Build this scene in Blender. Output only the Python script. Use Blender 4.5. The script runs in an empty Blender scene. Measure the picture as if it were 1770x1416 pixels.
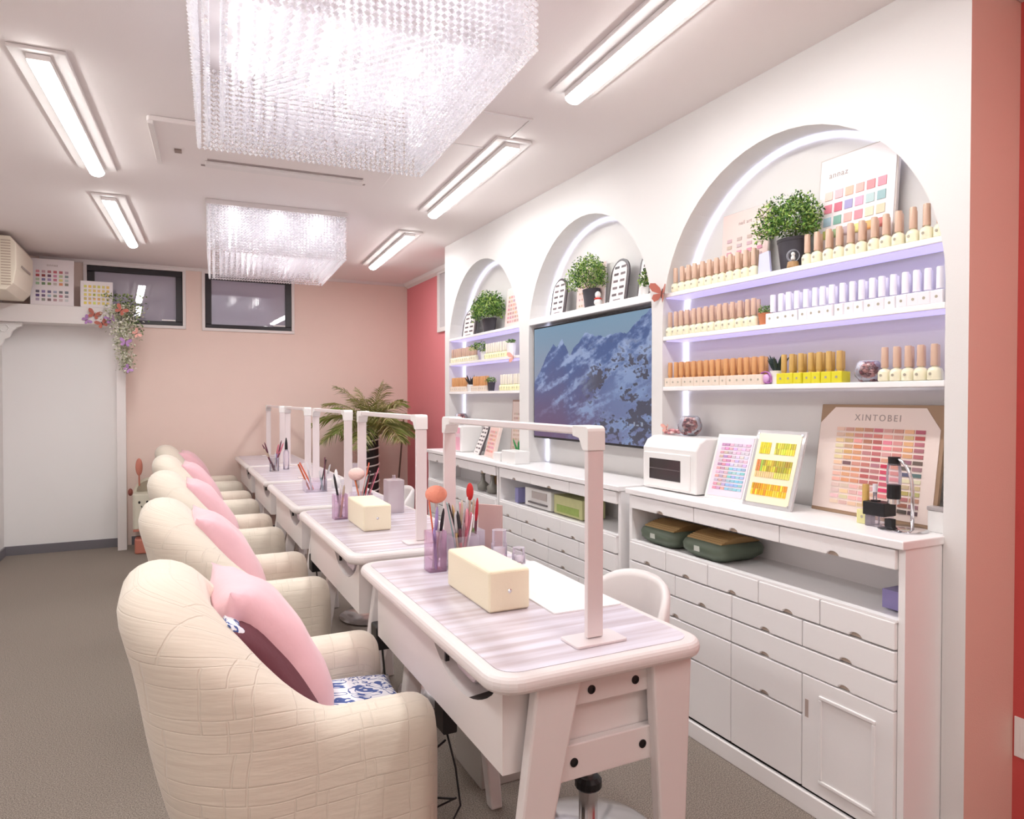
import bpy, math, random
from mathutils import Vector, Matrix, noise
random.seed(7)
S = bpy.context.scene
# ---------------------------------------------------------------- camera, world, exposure
FPX = 1190.0
cam_d = bpy.data.cameras.new('camera')
cam_d.sensor_width = 36.0
cam_d.lens = 36.0 * FPX / 1770.0
cam_d.clip_start = 0.05
cam = bpy.data.objects.new('camera', cam_d)
S.collection.objects.link(cam)
cam.location = (0, 0, 1.30)
cam.rotation_euler = (math.pi / 2 - math.atan(19 / FPX), 0, -math.atan(594 / FPX))
S.camera = cam
W = bpy.data.worlds.new('world'); S.world = W
W.use_nodes = True
W.node_tree.nodes['Background'].inputs[0].default_value = (1.0, 0.93, 0.92, 1)
W.node_tree.nodes['Background'].inputs[1].default_value = 0.25
S.view_settings.view_transform = 'Standard'
S.view_settings.look = 'None'
S.view_settings.gamma = 1
S.view_settings.use_curve_mapping = False
S.view_settings.exposure = 0.48
BAR = 12.0      # ceiling bars
LAMPW = 9.0    # chandelier point lamps (W)
LED = 1.7      # niche strips
GLOW = 0.75
BARW = 6.0      # downward light of each ceiling bar (W)      # above it: strength of the glow plates added under niche shelves

# ---------------------------------------------------------------- room numbers
XL, XR, XF, XN = -1.22, 2.25, 1.962, 2.095
YB, YFR = 6.97, -1.3
H = 2.495
YE0, YE1 = 1.131, 5.117

# ---------------------------------------------------------------- materials
def srgb(r, g, b):
    f = lambda c: (c / 255 / 12.92) if c / 255 <= 0.04045 else ((c / 255 + 0.055) / 1.055) ** 2.4
    return (f(r), f(g), f(b), 1)
MATS = {}
def mat(name, rgb, rough=0.5, metal=0.0, bump=0.0, bscale=60.0, var=0.0, vscale=8.0, **kw):
    if name in MATS: return MATS[name]
    m = bpy.data.materials.new(name); m.use_nodes = True
    nt = m.node_tree; N = nt.nodes; L = nt.links
    p = N['Principled BSDF']
    c = srgb(*rgb)
    p.inputs['Base Color'].default_value = c
    p.inputs['Roughness'].default_value = rough
    p.inputs['Metallic'].default_value = metal
    for k, v in kw.items():
        p.inputs[k.replace('_', ' ')].default_value = v
    tc = N.new('ShaderNodeTexCoord')
    if var > 0:
        n = N.new('ShaderNodeTexNoise'); n.inputs['Scale'].default_value = vscale
        n.inputs['Detail'].default_value = 4
        L.new(tc.outputs['Object'], n.inputs['Vector'])
        mx = N.new('ShaderNodeMix'); mx.data_type = 'RGBA'
        d = [max(0, x * (1 - var)) for x in c[:3]] + [1]
        e = [min(1, x * (1 + var)) for x in c[:3]] + [1]
        mx.inputs[6].default_value = d; mx.inputs[7].default_value = e
        L.new(n.outputs[0], mx.inputs[0]); L.new(mx.outputs[2], p.inputs['Base Color'])
    if bump > 0:
        n2 = N.new('ShaderNodeTexNoise'); n2.inputs['Scale'].default_value = bscale
        n2.inputs['Detail'].default_value = 3
        L.new(tc.outputs['Object'], n2.inputs['Vector'])
        b = N.new('ShaderNodeBump'); b.inputs['Strength'].default_value = bump
        b.inputs['Distance'].default_value = 0.01
        L.new(n2.outputs[0], b.inputs['Height']); L.new(b.outputs[0], p.inputs['Normal'])
    MATS[name] = m
    return m
def emis(name, rgb, strength, base=(1, 1, 1)):
    if name in MATS: return MATS[name]
    m = bpy.data.materials.new(name); m.use_nodes = True
    p = m.node_tree.nodes['Principled BSDF']
    p.inputs['Base Color'].default_value = (*base, 1)
    p.inputs['Emission Color'].default_value = (*rgb, 1)
    p.inputs['Emission Strength'].default_value = strength
    MATS[name] = m
    return m
def glassy(name, rgb, mix=0.25, rough=0.05, tint=None):
    """thin clear plastic or glass: mostly transparent, part glossy, part pale body"""
    if name in MATS: return MATS[name]
    m = bpy.data.materials.new(name); m.use_nodes = True
    nt = m.node_tree; N = nt.nodes; L = nt.links
    p = N['Principled BSDF']; p.inputs['Base Color'].default_value = srgb(*rgb); p.inputs['Roughness'].default_value = rough
    t = N.new('ShaderNodeBsdfTransparent'); t.inputs[0].default_value = srgb(*(tint or (250, 250, 250)))
    fr = N.new('ShaderNodeFresnel'); fr.inputs[0].default_value = 1.45
    ad = N.new('ShaderNodeMath'); ad.operation = 'ADD'; ad.inputs[1].default_value = mix; ad.use_clamp = True
    mx = N.new('ShaderNodeMixShader')
    L.new(fr.outputs[0], ad.inputs[0]); L.new(ad.outputs[0], mx.inputs[0])
    L.new(t.outputs[0], mx.inputs[1]); L.new(p.outputs[0], mx.inputs[2])
    L.new(mx.outputs[0], N['Material Output'].inputs[0])
    MATS[name] = m
    return m
def vcol(name, rough=0.5, bump=0.0, emit=0.0, spec=0.5):
    if name in MATS: return MATS[name]
    m = bpy.data.materials.new(name); m.use_nodes = True
    nt = m.node_tree; N = nt.nodes; L = nt.links
    p = N['Principled BSDF']; p.inputs['Roughness'].default_value = rough
    p.inputs['Specular IOR Level'].default_value = spec
    a = N.new('ShaderNodeVertexColor'); a.layer_name = 'Col'
    L.new(a.outputs[0], p.inputs['Base Color'])
    if emit:
        L.new(a.outputs[0], p.inputs['Emission Color']); p.inputs['Emission Strength'].default_value = emit
        p.inputs['Base Color'].default_value = (0, 0, 0, 1)
        L.remove(p.inputs['Base Color'].links[0])
    MATS[name] = m
    return m

M_alc = mat('wall_alcove_white', (248, 246, 245), 0.7, bump=0.05, bscale=300)
M_wall = mat('wall_white', (232, 229, 227), 0.7, bump=0.05, bscale=300)
M_ceil = mat('ceiling_paper', (244, 236, 234), 0.8, bump=0.05, bscale=250)
M_salmon = mat('wall_salmon', (240, 217, 206), 0.75, bump=0.12, bscale=260, var=0.02)
M_coral = mat('wall_coral', (236, 140, 146), 0.7, bump=0.12, bscale=260, var=0.02)
M_red = mat('wall_red', (206, 84, 80), 0.7, bump=0.1, bscale=260)
M_end = mat('facade_end_red_bounce', (240, 200, 186), 0.7, bump=0.1, bscale=260)  # white end face with red bounce light put into its colour
M_trim = mat('trim_white', (236, 230, 228), 0.5)
M_base = mat('baseboard_grey', (120, 116, 122), 0.6)
M_furn = mat('white_lacquer', (253, 250, 250), 0.33, bump=0.03, bscale=40)
M_furn2 = mat('white_paint', (230, 223, 221), 0.4, bump=0.04, bscale=30)
M_pull = mat('pull_notch_shade', (196, 178, 164), 0.6)  # shade inside the drawer notches, put into the colour
M_black = mat('black_plastic', (22, 21, 24), 0.4)
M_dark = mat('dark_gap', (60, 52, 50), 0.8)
M_frameblk = mat('window_frame_black', (36, 32, 38), 0.35)
M_pane = mat('night_glass', (160, 156, 176), 0.012, **{'IOR': 2.4})
M_chrome = mat('chrome', (225, 225, 228), 0.15, 1.0)
M_alu = mat('lamp_aluminium', (236, 226, 226), 0.35, 0.15)
M_cream = mat('tissue_leatherette', (246, 236, 208), 0.45, bump=0.06, bscale=180)
M_pink = mat('pink_velvet', (244, 194, 203), 0.85, bump=0.2, bscale=25, var=0.05, vscale=12, Sheen_Weight=0.4)
M_maroon = mat('maroon_velvet', (104, 52, 62), 0.8, bump=0.2, bscale=30)
M_leaf = vcol('leaf', 0.55)
M_vc = vcol('print', 0.45)
M_vcr = vcol('fine_print', 0.3)
M_pot = mat('pot_charcoal', (62, 58, 66), 0.5)
M_terra = mat('terracotta', (206, 128, 88), 0.7)
M_white = mat('white_plastic', (244, 242, 240), 0.3)
M_clear = glassy('clear_acrylic', (245, 240, 248), 0.08, tint=(252, 249, 253))
M_clearp = glassy('pink_acrylic', (240, 210, 236), 0.12, tint=(253, 247, 253))
M_glass = glassy('clear_glass', (235, 235, 245), 0.02)
M_led = emis('led_strip', (0.72, 0.76, 1.0), LED)
M_glow = emis('under_shelf_glow', (0.52, 0.45, 1.0), GLOW, (.35, .33, .45))  # added glow that turns the shelf undersides lavender
M_bar = emis('bar_diffuser', (0.985, 0.99, 0.975), BAR)

# carpet
def carpet():
    m = mat('carpet_taupe', (172, 160, 150), 0.95)
    nt = m.node_tree; N = nt.nodes; L = nt.links; p = N['Principled BSDF']
    tc = N.new('ShaderNodeTexCoord')
    n = N.new('ShaderNodeTexNoise'); n.inputs['Scale'].default_value = 260; n.inputs['Detail'].default_value = 3
    L.new(tc.outputs['Object'], n.inputs['Vector'])
    r = N.new('ShaderNodeValToRGB')
    r.color_ramp.elements[0].position = 0.35; r.color_ramp.elements[0].color = srgb(106, 95, 87)
    r.color_ramp.elements[1].position = 0.65; r.color_ramp.elements[1].color = srgb(166, 154, 143)
    L.new(n.outputs[0], r.inputs[0]); L.new(r.outputs[0], p.inputs['Base Color'])
    b = N.new('ShaderNodeBump'); b.inputs['Strength'].default_value = 0.5; b.inputs['Distance'].default_value = 0.004
    L.new(n.outputs[0], b.inputs['Height']); L.new(b.outputs[0], p.inputs['Normal'])
    return m
M_carpet = carpet()
# quilted cream slipcover: irregular rectangles of stitching
def quilt():
    m = mat('quilted_slipcover', (230, 219, 203), 0.8, Sheen_Weight=0.25)
    nt = m.node_tree; N = nt.nodes; L = nt.links; p = N['Principled BSDF']
    uv = N.new('ShaderNodeUVMap')
    nz = N.new('ShaderNodeTexNoise'); nz.inputs['Scale'].default_value = 5
    L.new(uv.outputs[0], nz.inputs['Vector'])
    add = N.new('ShaderNodeVectorMath'); add.operation = 'MULTIPLY_ADD'
    add.inputs[1].default_value = (0.03, 0.03, 0.03)
    L.new(nz.outputs[1], add.inputs[0]); L.new(uv.outputs[0], add.inputs[2])
    outs = []
    for sc, bw, rh, off in ((6, 0.62, 0.9, 0.37), (6, 1.3, 0.42, 0.6)):
        br = N.new('ShaderNodeTexBrick'); br.inputs['Scale'].default_value = sc
        br.inputs['Mortar Size'].default_value = 0.012; br.inputs['Mortar Smooth'].default_value = 0.6
        br.inputs['Brick Width'].default_value = bw; br.inputs['Row Height'].default_value = rh
        br.offset = off; br.squash = 0.6
        L.new(add.outputs[0], br.inputs['Vector']); outs.append(br.outputs['Fac'])
    mx = N.new('ShaderNodeMath'); mx.operation = 'MAXIMUM'
    L.new(outs[0], mx.inputs[0]); L.new(outs[1], mx.inputs[1])
    wv = N.new('ShaderNodeTexNoise'); wv.inputs['Scale'].default_value = 1; wv.inputs['Detail'].default_value = 3
    mpw = N.new('ShaderNodeMapping'); mpw.inputs['Scale'].default_value = (14, 60, 1)
    L.new(uv.outputs[0], mpw.inputs[0]); L.new(mpw.outputs[0], wv.inputs['Vector'])
    sc2 = N.new('ShaderNodeMath'); sc2.operation = 'MULTIPLY'; sc2.inputs[1].default_value = -0.75
    L.new(mx.outputs[0], sc2.inputs[0])
    ad = N.new('ShaderNodeMath'); ad.operation = 'MULTIPLY_ADD'; ad.inputs[1].default_value = 0.6
    L.new(wv.outputs[0], ad.inputs[0]); L.new(sc2.outputs[0], ad.inputs[2])
    b = N.new('ShaderNodeBump'); b.inputs['Strength'].default_value = 0.42; b.inputs['Distance'].default_value = 0.008
    L.new(ad.outputs[0], b.inputs['Height']); L.new(b.outputs[0], p.inputs['Normal'])
    return m
M_quilt = quilt()
# ribbed desktop: fine pale stripes running across the desk
def ribbed():
    m = mat('ribbed_desktop', (236, 226, 232), 0.3)
    nt = m.node_tree; N = nt.nodes; L = nt.links; p = N['Principled BSDF']
    tc = N.new('ShaderNodeTexCoord')
    mp = N.new('ShaderNodeMapping'); mp.inputs['Scale'].default_value = (2.0, 34, 1)
    L.new(tc.outputs['Object'], mp.inputs[0])
    n = N.new('ShaderNodeTexNoise'); n.inputs['Scale'].default_value = 1; n.inputs['Detail'].default_value = 3
    L.new(mp.outputs[0], n.inputs['Vector'])
    r = N.new('ShaderNodeValToRGB')
    r.color_ramp.elements[0].position = 0.38; r.color_ramp.elements[0].color = srgb(200, 187, 193)
    r.color_ramp.elements[1].position = 0.62; r.color_ramp.elements[1].color = srgb(228, 223, 234)
    L.new(n.outputs[0], r.inputs[0]); L.new(r.outputs[0], p.inputs['Base Color'])
    return m
M_rib = ribbed()
# floral cloth
def floral():
    m = mat('blue_floral_cloth', (240, 240, 244), 0.8)
    nt = m.node_tree; N = nt.nodes; L = nt.links; p = N['Principled BSDF']
    tc = N.new('ShaderNodeTexCoord')
    n = N.new('ShaderNodeTexNoise'); n.inputs['Scale'].default_value = 9; n.inputs['Distortion'].default_value = 3.5; n.inputs['Detail'].default_value = 1
    L.new(tc.outputs['Object'], n.inputs['Vector'])
    r = N.new('ShaderNodeValToRGB'); r.color_ramp.interpolation = 'CONSTANT'
    e = r.color_ramp.elements
    e[0].color = srgb(240, 240, 246); e[1].position = 0.46; e[1].color = srgb(74, 96, 158)
    e2 = e.new(0.54); e2.color = srgb(240, 240, 246)
    L.new(n.outputs[0], r.inputs[0]); L.new(r.outputs[0], p.inputs['Base Color'])
    return m
M_floral = floral()
# crystal beads: bright translucent glass
def crystal():
    m = bpy.data.materials.new('crystal_bead'); m.use_nodes = True
    nt = m.node_tree; N = nt.nodes; L = nt.links
    for n in list(N):
        if n.type == 'BSDF_PRINCIPLED': N.remove(n)
    t = N.new('ShaderNodeBsdfTransparent'); t.inputs[0].default_value = (1, 1, 1, 1)
    g = N.new('ShaderNodeBsdfGlossy'); g.inputs[0].default_value = (1, 1, 1, 1); g.inputs['Roughness'].default_value = 0.08
    tl = N.new('ShaderNodeBsdfTranslucent'); tl.inputs[0].default_value = (0.96, 0.96, 1, 1)
    a = N.new('ShaderNodeMixShader'); a.inputs[0].default_value = 0.35
    b = N.new('ShaderNodeMixShader'); b.inputs[0].default_value = 0.62
    L.new(tl.outputs[0], a.inputs[1]); L.new(g.outputs[0], a.inputs[2])
    L.new(t.outputs[0], b.inputs[1]); L.new(a.outputs[0], b.inputs[2])
    L.new(b.outputs[0], N['Material Output'].inputs[0])
    return m
M_crys = crystal()

# ---------------------------------------------------------------- mesh helpers
class MB:
    def __init__(s): s.v = []; s.f = []; s.m = []; s.c = []
    def add(s, vs, fs, mi=0, col=None):
        n = len(s.v); s.v += [tuple(v) for v in vs]
        for f in fs: s.f.append(tuple(i + n for i in f)); s.m.append(mi); s.c.append(col)
        return s
    def box(s, x0, y0, z0, x1, y1, z1, mi=0, col=None):
        v = [(x, y, z) for z in (z0, z1) for y in (y0, y1) for x in (x0, x1)]
        return s.add(v, [(0, 2, 3, 1), (4, 5, 7, 6), (0, 1, 5, 4), (2, 6, 7, 3), (0, 4, 6, 2), (1, 3, 7, 5)], mi, col)
    def prism(s, pts, ax, a, b, mi=0, col=None, caps=True):
        def P(p, t):
            return {'x': (t, p[0], p[1]), 'y': (p[0], t, p[1]), 'z': (p[0], p[1], t)}[ax]
        n = len(pts); v = [P(p, a) for p in pts] + [P(p, b) for p in pts]
        f = [(i, (i + 1) % n, (i + 1) % n + n, i + n) for i in range(n)]
        if caps: f += [tuple(range(n))[::-1], tuple(range(n, 2 * n))]
        return s.add(v, f, mi, col)
    def tube(s, pts, r, seg=8, mi=0, col=None, caps=True):
        pts = [Vector(p) for p in pts]; k = len(pts)
        rs = r if isinstance(r, (list, tuple)) else [r] * k
        v = []; a = None
        for i, p in enumerate(pts):
            d = (pts[min(i + 1, k - 1)] - pts[max(i - 1, 0)]).normalized()
            if a is None: a = d.cross(Vector((0, 0, 1)) if abs(d.z) < 0.9 else Vector((1, 0, 0)))
            a = a - d * a.dot(d)
            if a.length < 1e-5: a = d.orthogonal()
            a.normalize(); b = d.cross(a)
            for j in range(seg):
                t = 2 * math.pi * j / seg
                v.append(p + (a * math.cos(t) + b * math.sin(t)) * rs[i])
        f = [(i * seg + j, i * seg + (j + 1) % seg, (i + 1) * seg + (j + 1) % seg, (i + 1) * seg + j) for i in range(k - 1) for j in range(seg)]
        if caps: f += [tuple(range(seg))[::-1], tuple(range((k - 1) * seg, k * seg))]
        return s.add(v, f, mi, col)
    def lathe(s, prof, c=(0, 0, 0), seg=16, mi=0, col=None, sx=1, sy=1, rot=0):
        v = []
        for r, z in prof:
            for j in range(seg):
                t = 2 * math.pi * j / seg + rot
                v.append((c[0] + r * sx * math.cos(t), c[1] + r * sy * math.sin(t), c[2] + z))
        k = len(prof)
        f = [(i * seg + j, i * seg + (j + 1) % seg, (i + 1) * seg + (j + 1) % seg, (i + 1) * seg + j) for i in range(k - 1) for j in range(seg)]
        if prof[0][0] > 1e-5: f.append(tuple(range(seg))[::-1])
        if prof[-1][0] > 1e-5: f.append(tuple(range((k - 1) * seg, k * seg)))
        return s.add(v, f, mi, col)
    def ell(s, c, r, seg=12, rings=8, mi=0, col=None):
        prof = [(max(1e-6, math.sin(math.pi * i / rings)), -math.cos(math.pi * i / rings)) for i in range(rings + 1)]
        v0 = len(s.v)
        s.lathe(prof, (0, 0, 0), seg, mi, col)
        for i in range(v0, len(s.v)):
            x, y, z = s.v[i]; s.v[i] = (c[0] + x * r[0], c[1] + y * r[1], c[2] + z * r[2])
        return s
    def xf(s, M, start=0):
        for i in range(start, len(s.v)): s.v[i] = tuple(M @ Vector(s.v[i]))
        return s
    def build(s, name, mats, parent=None, smooth=False, loc=None, bevel=0, seg=2, rot=None, subsurf=0, sharp=None):
        me = bpy.data.meshes.new(name)
        me.from_pydata(s.v, [], s.f)
        if not isinstance(mats, (list, tuple)): mats = [mats]
        for m in mats: me.materials.append(m)
        for p, mi in zip(me.polygons, s.m):
            p.material_index = mi; p.use_smooth = smooth
        if any(c is not None for c in s.c):
            ca = me.color_attributes.new('Col', 'FLOAT_COLOR', 'CORNER')
            k = 0; buf = []
            for p, c in zip(me.polygons, s.c):
                cc = srgb(*c) if c is not None else (0.8, 0.8, 0.8, 1)
                buf.extend(list(cc) * p.loop_total)
            ca.data.foreach_set('color', buf)
        me.validate(); me.update()
        if smooth and sharp:
            me.set_sharp_from_angle(angle=math.radians(sharp))
        o = bpy.data.objects.new(name, me); S.collection.objects.link(o)
        if parent: o.parent = parent
        if loc: o.location = loc
        if rot: o.rotation_euler = rot
        if bevel:
            b = o.modifiers.new('bevel', 'BEVEL'); b.width = bevel; b.segments = seg; b.limit_method = 'ANGLE'; b.angle_limit = math.radians(40)
        if subsurf:
            b = o.modifiers.new('subsurf', 'SUBSURF'); b.levels = subsurf; b.render_levels = subsurf
        return o
def tag(o, label, cat, group=None, kind=None):
    o['label'] = label; o['category'] = cat
    if group: o['group'] = group
    if kind: o['kind'] = kind
    return o
def thing(name, label, cat, loc=(0, 0, 0), rz=0.0, group=None):
    o = bpy.data.objects.new(name, None); S.collection.objects.link(o)
    o.empty_display_size = 0.05
    o.location = loc; o.rotation_euler = (0, 0, rz)
    return tag(o, label, cat, group)
def struct(name, mb, mats, parent=None, **k):
    o = mb.build(name, mats, parent, **k); o['kind'] = 'structure'
    return o
def dup(o, parent=None, loc=None, rz=None, label=None, group=None):
    c = o.copy(); S.collection.objects.link(c)
    if parent: c.parent = parent
    for ch in o.children: dup(ch, c)
    if loc is not None: c.location = loc
    if rz is not None: c.rotation_euler = (0, 0, rz)
    if label: c['label'] = label
    if group: c['group'] = group
    return c
def text_mesh(txt, size, name, m, parent, loc, rot, depth=0.0008, align='CENTER', xs=1.0):
    cu = bpy.data.curves.new(name, 'FONT'); cu.body = txt; cu.size = size; cu.extrude = depth
    cu.align_x = align; cu.space_character = xs
    t = bpy.data.objects.new(name, cu); S.collection.objects.link(t)
    dg = bpy.context.evaluated_depsgraph_get()
    me = bpy.data.meshes.new_from_object(t.evaluated_get(dg))
    bpy.data.objects.remove(t)
    me.materials.clear(); me.materials.append(m)
    o = bpy.data.objects.new(name, me); S.collection.objects.link(o)
    if parent: o.parent = parent
    o.location = loc; o.rotation_euler = rot
    return o
R = math.radians
def lerp(a, b, t): return a + (b - a) * t
def sstep(t): t = max(0, min(1, t)); return t * t * (3 - 2 * t)

# ================================================================ THE ROOM
struct('floor', MB().box(XL, YFR, -0.05, XR, YB, 0), M_carpet)
struct('ceiling', MB().box(XL, YFR, H, XR, YB, H + 0.05), M_ceil)
struct('wall_left', MB().box(XL - 0.05, YFR, 0, XL, YB, H), M_wall)
struct('wall_front', MB().box(XL, YFR - 0.05, 0, XR, YFR, H), M_salmon)
# right wall: coral behind the white arched front, red nearer than it
struct('wall_right', MB().box(XR, YE0 + 0.02, 0, XR + 0.05, YB, H), M_coral)
struct('wall_right_near', MB().box(2.197, YFR, 0, 2.197 + 0.1, YE0, H), M_red)
struct('trim_5', MB().box(2.16, YFR, H - 0.06, 2.197, YE0 - .002, H - .001), M_trim)
# back wall with two window openings
W1 = (-0.621, 0.123, 1.960, 2.455); W2 = (0.310, 1.079, 1.954, 2.455)
mb = MB()
xs = [XL, W1[0], W1[1], W2[0], W2[1], XR]
for i in range(5):
    if i in (1, 3):
        w = W1 if i == 1 else W2
        mb.box(xs[i], YB, 0, xs[i + 1], YB + 0.12, w[2]); mb.box(xs[i], YB, w[3], xs[i + 1], YB + 0.12, H)
    else: mb.box(xs[i], YB, 0, xs[i + 1], YB + 0.12, H)
struct('wall_back', mb, M_salmon)
for n, w in ((1, W1), (2, W2)):
    e = bpy.data.objects.new('window_%d' % n, None); S.collection.objects.link(e); e['kind'] = 'structure'
    e.location = (w[0], YB, w[2]); a = w[1] - w[0]; h = w[3] - w[2]
    t = MB(); d = 0.027
    t.box(-d, -0.014, -d, a + d, 0.0, 0); t.box(-d, -0.014, h, a + d, 0.0, h + d)
    t.box(-d, -0.014, 0, 0, 0.0, h); t.box(a, -0.014, 0, a + d, 0.0, h)
    t.build('window_trim', M_trim, e, bevel=0.003)
    t = MB(); d = 0.055
    t.box(0, 0.0, 0, a, 0.05, 0.036); t.box(0, 0.0, h - 0.05, a, 0.05, h); t.box(0, 0.0, .036, d, 0.05, h - .05); t.box(a - d, 0.0, .036, a, 0.05, h - .05)
    t.build('window_frame', M_frameblk, e, bevel=0.004)
    MB().box(d, 0.025, 0.036, a - d, 0.035, h - 0.05).build('pane', M_pane, e)
    MB().box(a - 0.17, -0.012, 0.040, a - d - .005, 0.0, 0.052).build('latch', M_white, e)
# crown moulding on the far walls
mb = MB().prism([(YB - 0.002, H - 0.001), (YB - 0.03, H - 0.001), (YB - 0.012, H - 0.022), (YB - 0.002, H - 0.027)], 'x', -0.96, XR)
struct('trim_1', mb, M_trim)
mb = MB().prism([(XR - 0.001, H - 0.001), (XR - 0.05, H - 0.001), (XR - 0.035, H - 0.03), (XR - 0.001, H - 0.05)], 'y', YE1 + 0.01, YB - .03)
struct('trim_2', mb, M_trim)
# white framed window on the coral wall beside the arches
e = bpy.data.objects.new('window_3', None); S.collection.objects.link(e); e['kind'] = 'structure'
e.location = (XR, 5.5, 1.91)
MB().box(-0.02, 0, 0, 0, 0.52, 0.04).box(-0.02, 0, 0.53, 0, 0.52, 0.57).box(-0.02, 0, .04, 0, 0.04, .53).box(-0.02, .48, .04, 0, .52, .53).build('window_frame', M_trim, e)
MB().box(-0.008, .04, .04, -0.001, .48, .53).build('pane', mat('frosted_pane', (206, 200, 202), 0.4), e)
# white alcove wall at left, its grey baseboard, beam and post
struct('wall_alcove', MB().box(XL, YB - 0.03, 0, -0.36, YB, 1.93), M_alc)
struct('baseboard_alcove', MB().box(XL, YB - 0.045, 0, -0.36, YB - 0.03, 0.075), M_base)
struct('baseboard_left', MB().box(XL, 0.5, 0, XL + 0.012, YB - .045, 0.075), M_base)
struct('baseboard_back', MB().box(-0.30, YB - 0.012, 0, XR, YB, 0.075), M_base)
struct('trim_3', MB().box(XL, 6.69, 1.915, -0.335, YB - 0.0, 2.06), M_trim, bevel=0.004)
struct('trim_4', MB().box(-0.395, 6.74, 0, -0.325, 6.80, 1.915), M_trim, bevel=0.003)
o = MB()
pts = [(0, 0), (0.17, 0), (0.165, -0.03), (0.13, -0.045), (0.10, -0.075), (0.085, -0.12), (0.05, -0.14), (0.03, -0.19), (0, -0.2)]
o.prism(pts, 'y', -0.02, 0.02)
o.tube([(0.05 + 0.03 * math.cos(a), -0.024, -0.05 + 0.03 * math.sin(a)) for a in [i * 0.6 for i in range(11)]], 0.006, 6)
tag(o.build('corner_bracket', M_white, None, loc=(XL + .001, 6.76, 1.914), bevel=0.003), 'scrolled white bracket under the left end of the white beam', 'bracket')

# ---- arched white front with three niches (opening to floor, cabinets stand in them)
NI = [(1.195, 2.437, 1.632), (2.512, 3.702, 1.668), (3.826, 5.032, 1.670)]   # y0, y1, spring height
mb = MB()
def arch_pts(y0, y1, zs, n=28):
    c = (y0 + y1) / 2; r = (y1 - y0) / 2
    return [(c + r * math.cos(math.pi * i / n), zs + r * math.sin(math.pi * i / n)) for i in range(n + 1)]
ycur = YE0
for (y0, y1, zs) in NI:
    zb = 0 if ycur == YE0 else .9115
    mb.add([(XF, ycur, zb), (XF, y0, zb), (XF, y0, H), (XF, ycur, H)], [(0, 1, 2, 3)])
    ap = arch_pts(y0, y1, zs)
    for i in range(len(ap) - 1):
        a, b = ap[i], ap[i + 1]
        mb.add([(XF, a[0], a[1]), (XF, b[0], b[1]), (XF, b[0], H), (XF, a[0], H)], [(0, 1, 2, 3)])
        mb.add([(XF, a[0], a[1]), (XF, b[0], b[1]), (XN, b[0], b[1]), (XN, a[0], a[1])], [(0, 1, 2, 3)])
    mb.add([(XF, y0, zb), (XF, y0, zs), (XN, y0, zs), (XN, y0, zb)], [(0, 1, 2, 3)])
    mb.add([(XF, y1, .9115), (XF, y1, zs), (XN, y1, zs), (XN, y1, .9115)], [(0, 1, 2, 3)])
    ycur = y1
mb.add([(XF, ycur, .9115), (XF, YE1, .9115), (XF, YE1, H), (XF, ycur, H)], [(0, 1, 2, 3)])
mb.add([(XF, YE1, 0), (XR, YE1, 0), (XR, YE1, H), (XF, YE1, H)], [(0, 1, 2, 3)])
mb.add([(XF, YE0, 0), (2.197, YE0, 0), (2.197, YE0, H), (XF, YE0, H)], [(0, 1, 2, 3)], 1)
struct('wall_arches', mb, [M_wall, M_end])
struct('wall_niche_back', MB().box(XN, YE0 + .001, 0, XN + 0.04, YE1 - .001, H), M_wall)
# LED strips following each niche's back edge
for k, (y0, y1, zs) in enumerate(NI):
    c = (y0 + y1) / 2; r = (y1 - y0) / 2 - 0.012
    pts = [(XN - 0.007, c + r, 0.925)] + [(XN - 0.007, c + r, zs * t + 0.925 * (1 - t)) for t in (0.5, 1)]
    pts = [(XN - 0.007, c + r, 0.915), (XN - 0.007, c + r, zs)] + [(XN - 0.007, c + r * math.cos(math.pi * i / 30), zs + r * math.sin(math.pi * i / 30)) for i in range(1, 30)] + [(XN - 0.007, c - r, zs), (XN - 0.007, c - r, 1.36)]
    o = MB().tube(pts, 0.0055, 6).build('led_strip', M_led, smooth=True)
    tag(o, ['bluish white LED strip edging the back of the nearest, largest arched niche', 'bluish white LED strip edging the television niche', 'bluish white LED strip edging the farthest arched niche'][k], 'light strip')
# shelves
def shelf(k, zt, lab):
    y0, y1, zs = NI[k]
    o = MB().box(XF + 0.001, y0 + 0.001, zt - 0.018, XN - 0.016, y1 - 0.001, zt).build('niche_shelf', M_furn, bevel=0.002)
    return tag(o, lab, 'shelf')
nn = ['nearest', 'television', 'farthest']
SH = [1.762, 1.573, 1.352]
for k in (0, 2):
    for i, z in enumerate(SH):
        o = shelf(k, z, ['top', 'middle', 'lowest'][i] + ' white shelf in the ' + nn[k] + ' arched niche')
        if i < 2 or k == 0:
            y0, y1, zs = NI[k]
            if i < 2:
                MB().box(XF + 0.012, y0 + 0.012, z - 0.0215, XN - 0.02, y1 - 0.012, z - 0.0185).build('shelf_glow_plate', M_glow, o)  # glowing plate added to tint the underside, not a fitted lamp
o = MB().box(XF + 0.001, NI[1][0] + 0.001, 1.742, XN - 0.016, NI[1][1] - 0.001, 1.778).build('niche_shelf', M_furn, bevel=0.002)
tag(o, 'white shelf above the television with three arch-shaped charts on it', 'shelf')
o = MB().box(-0.004, -0.035, -0.058, 0, 0.035, 0.058).box(-0.006, -0.018, -0.035, -0.004, 0.018, 0.035).build('wall_outlet', M_white, None, loc=(2.1965, 1.090, 0.320), bevel=0.002)
tag(o, 'white wall outlet plate on the red wall at the right edge', 'outlet')

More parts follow.
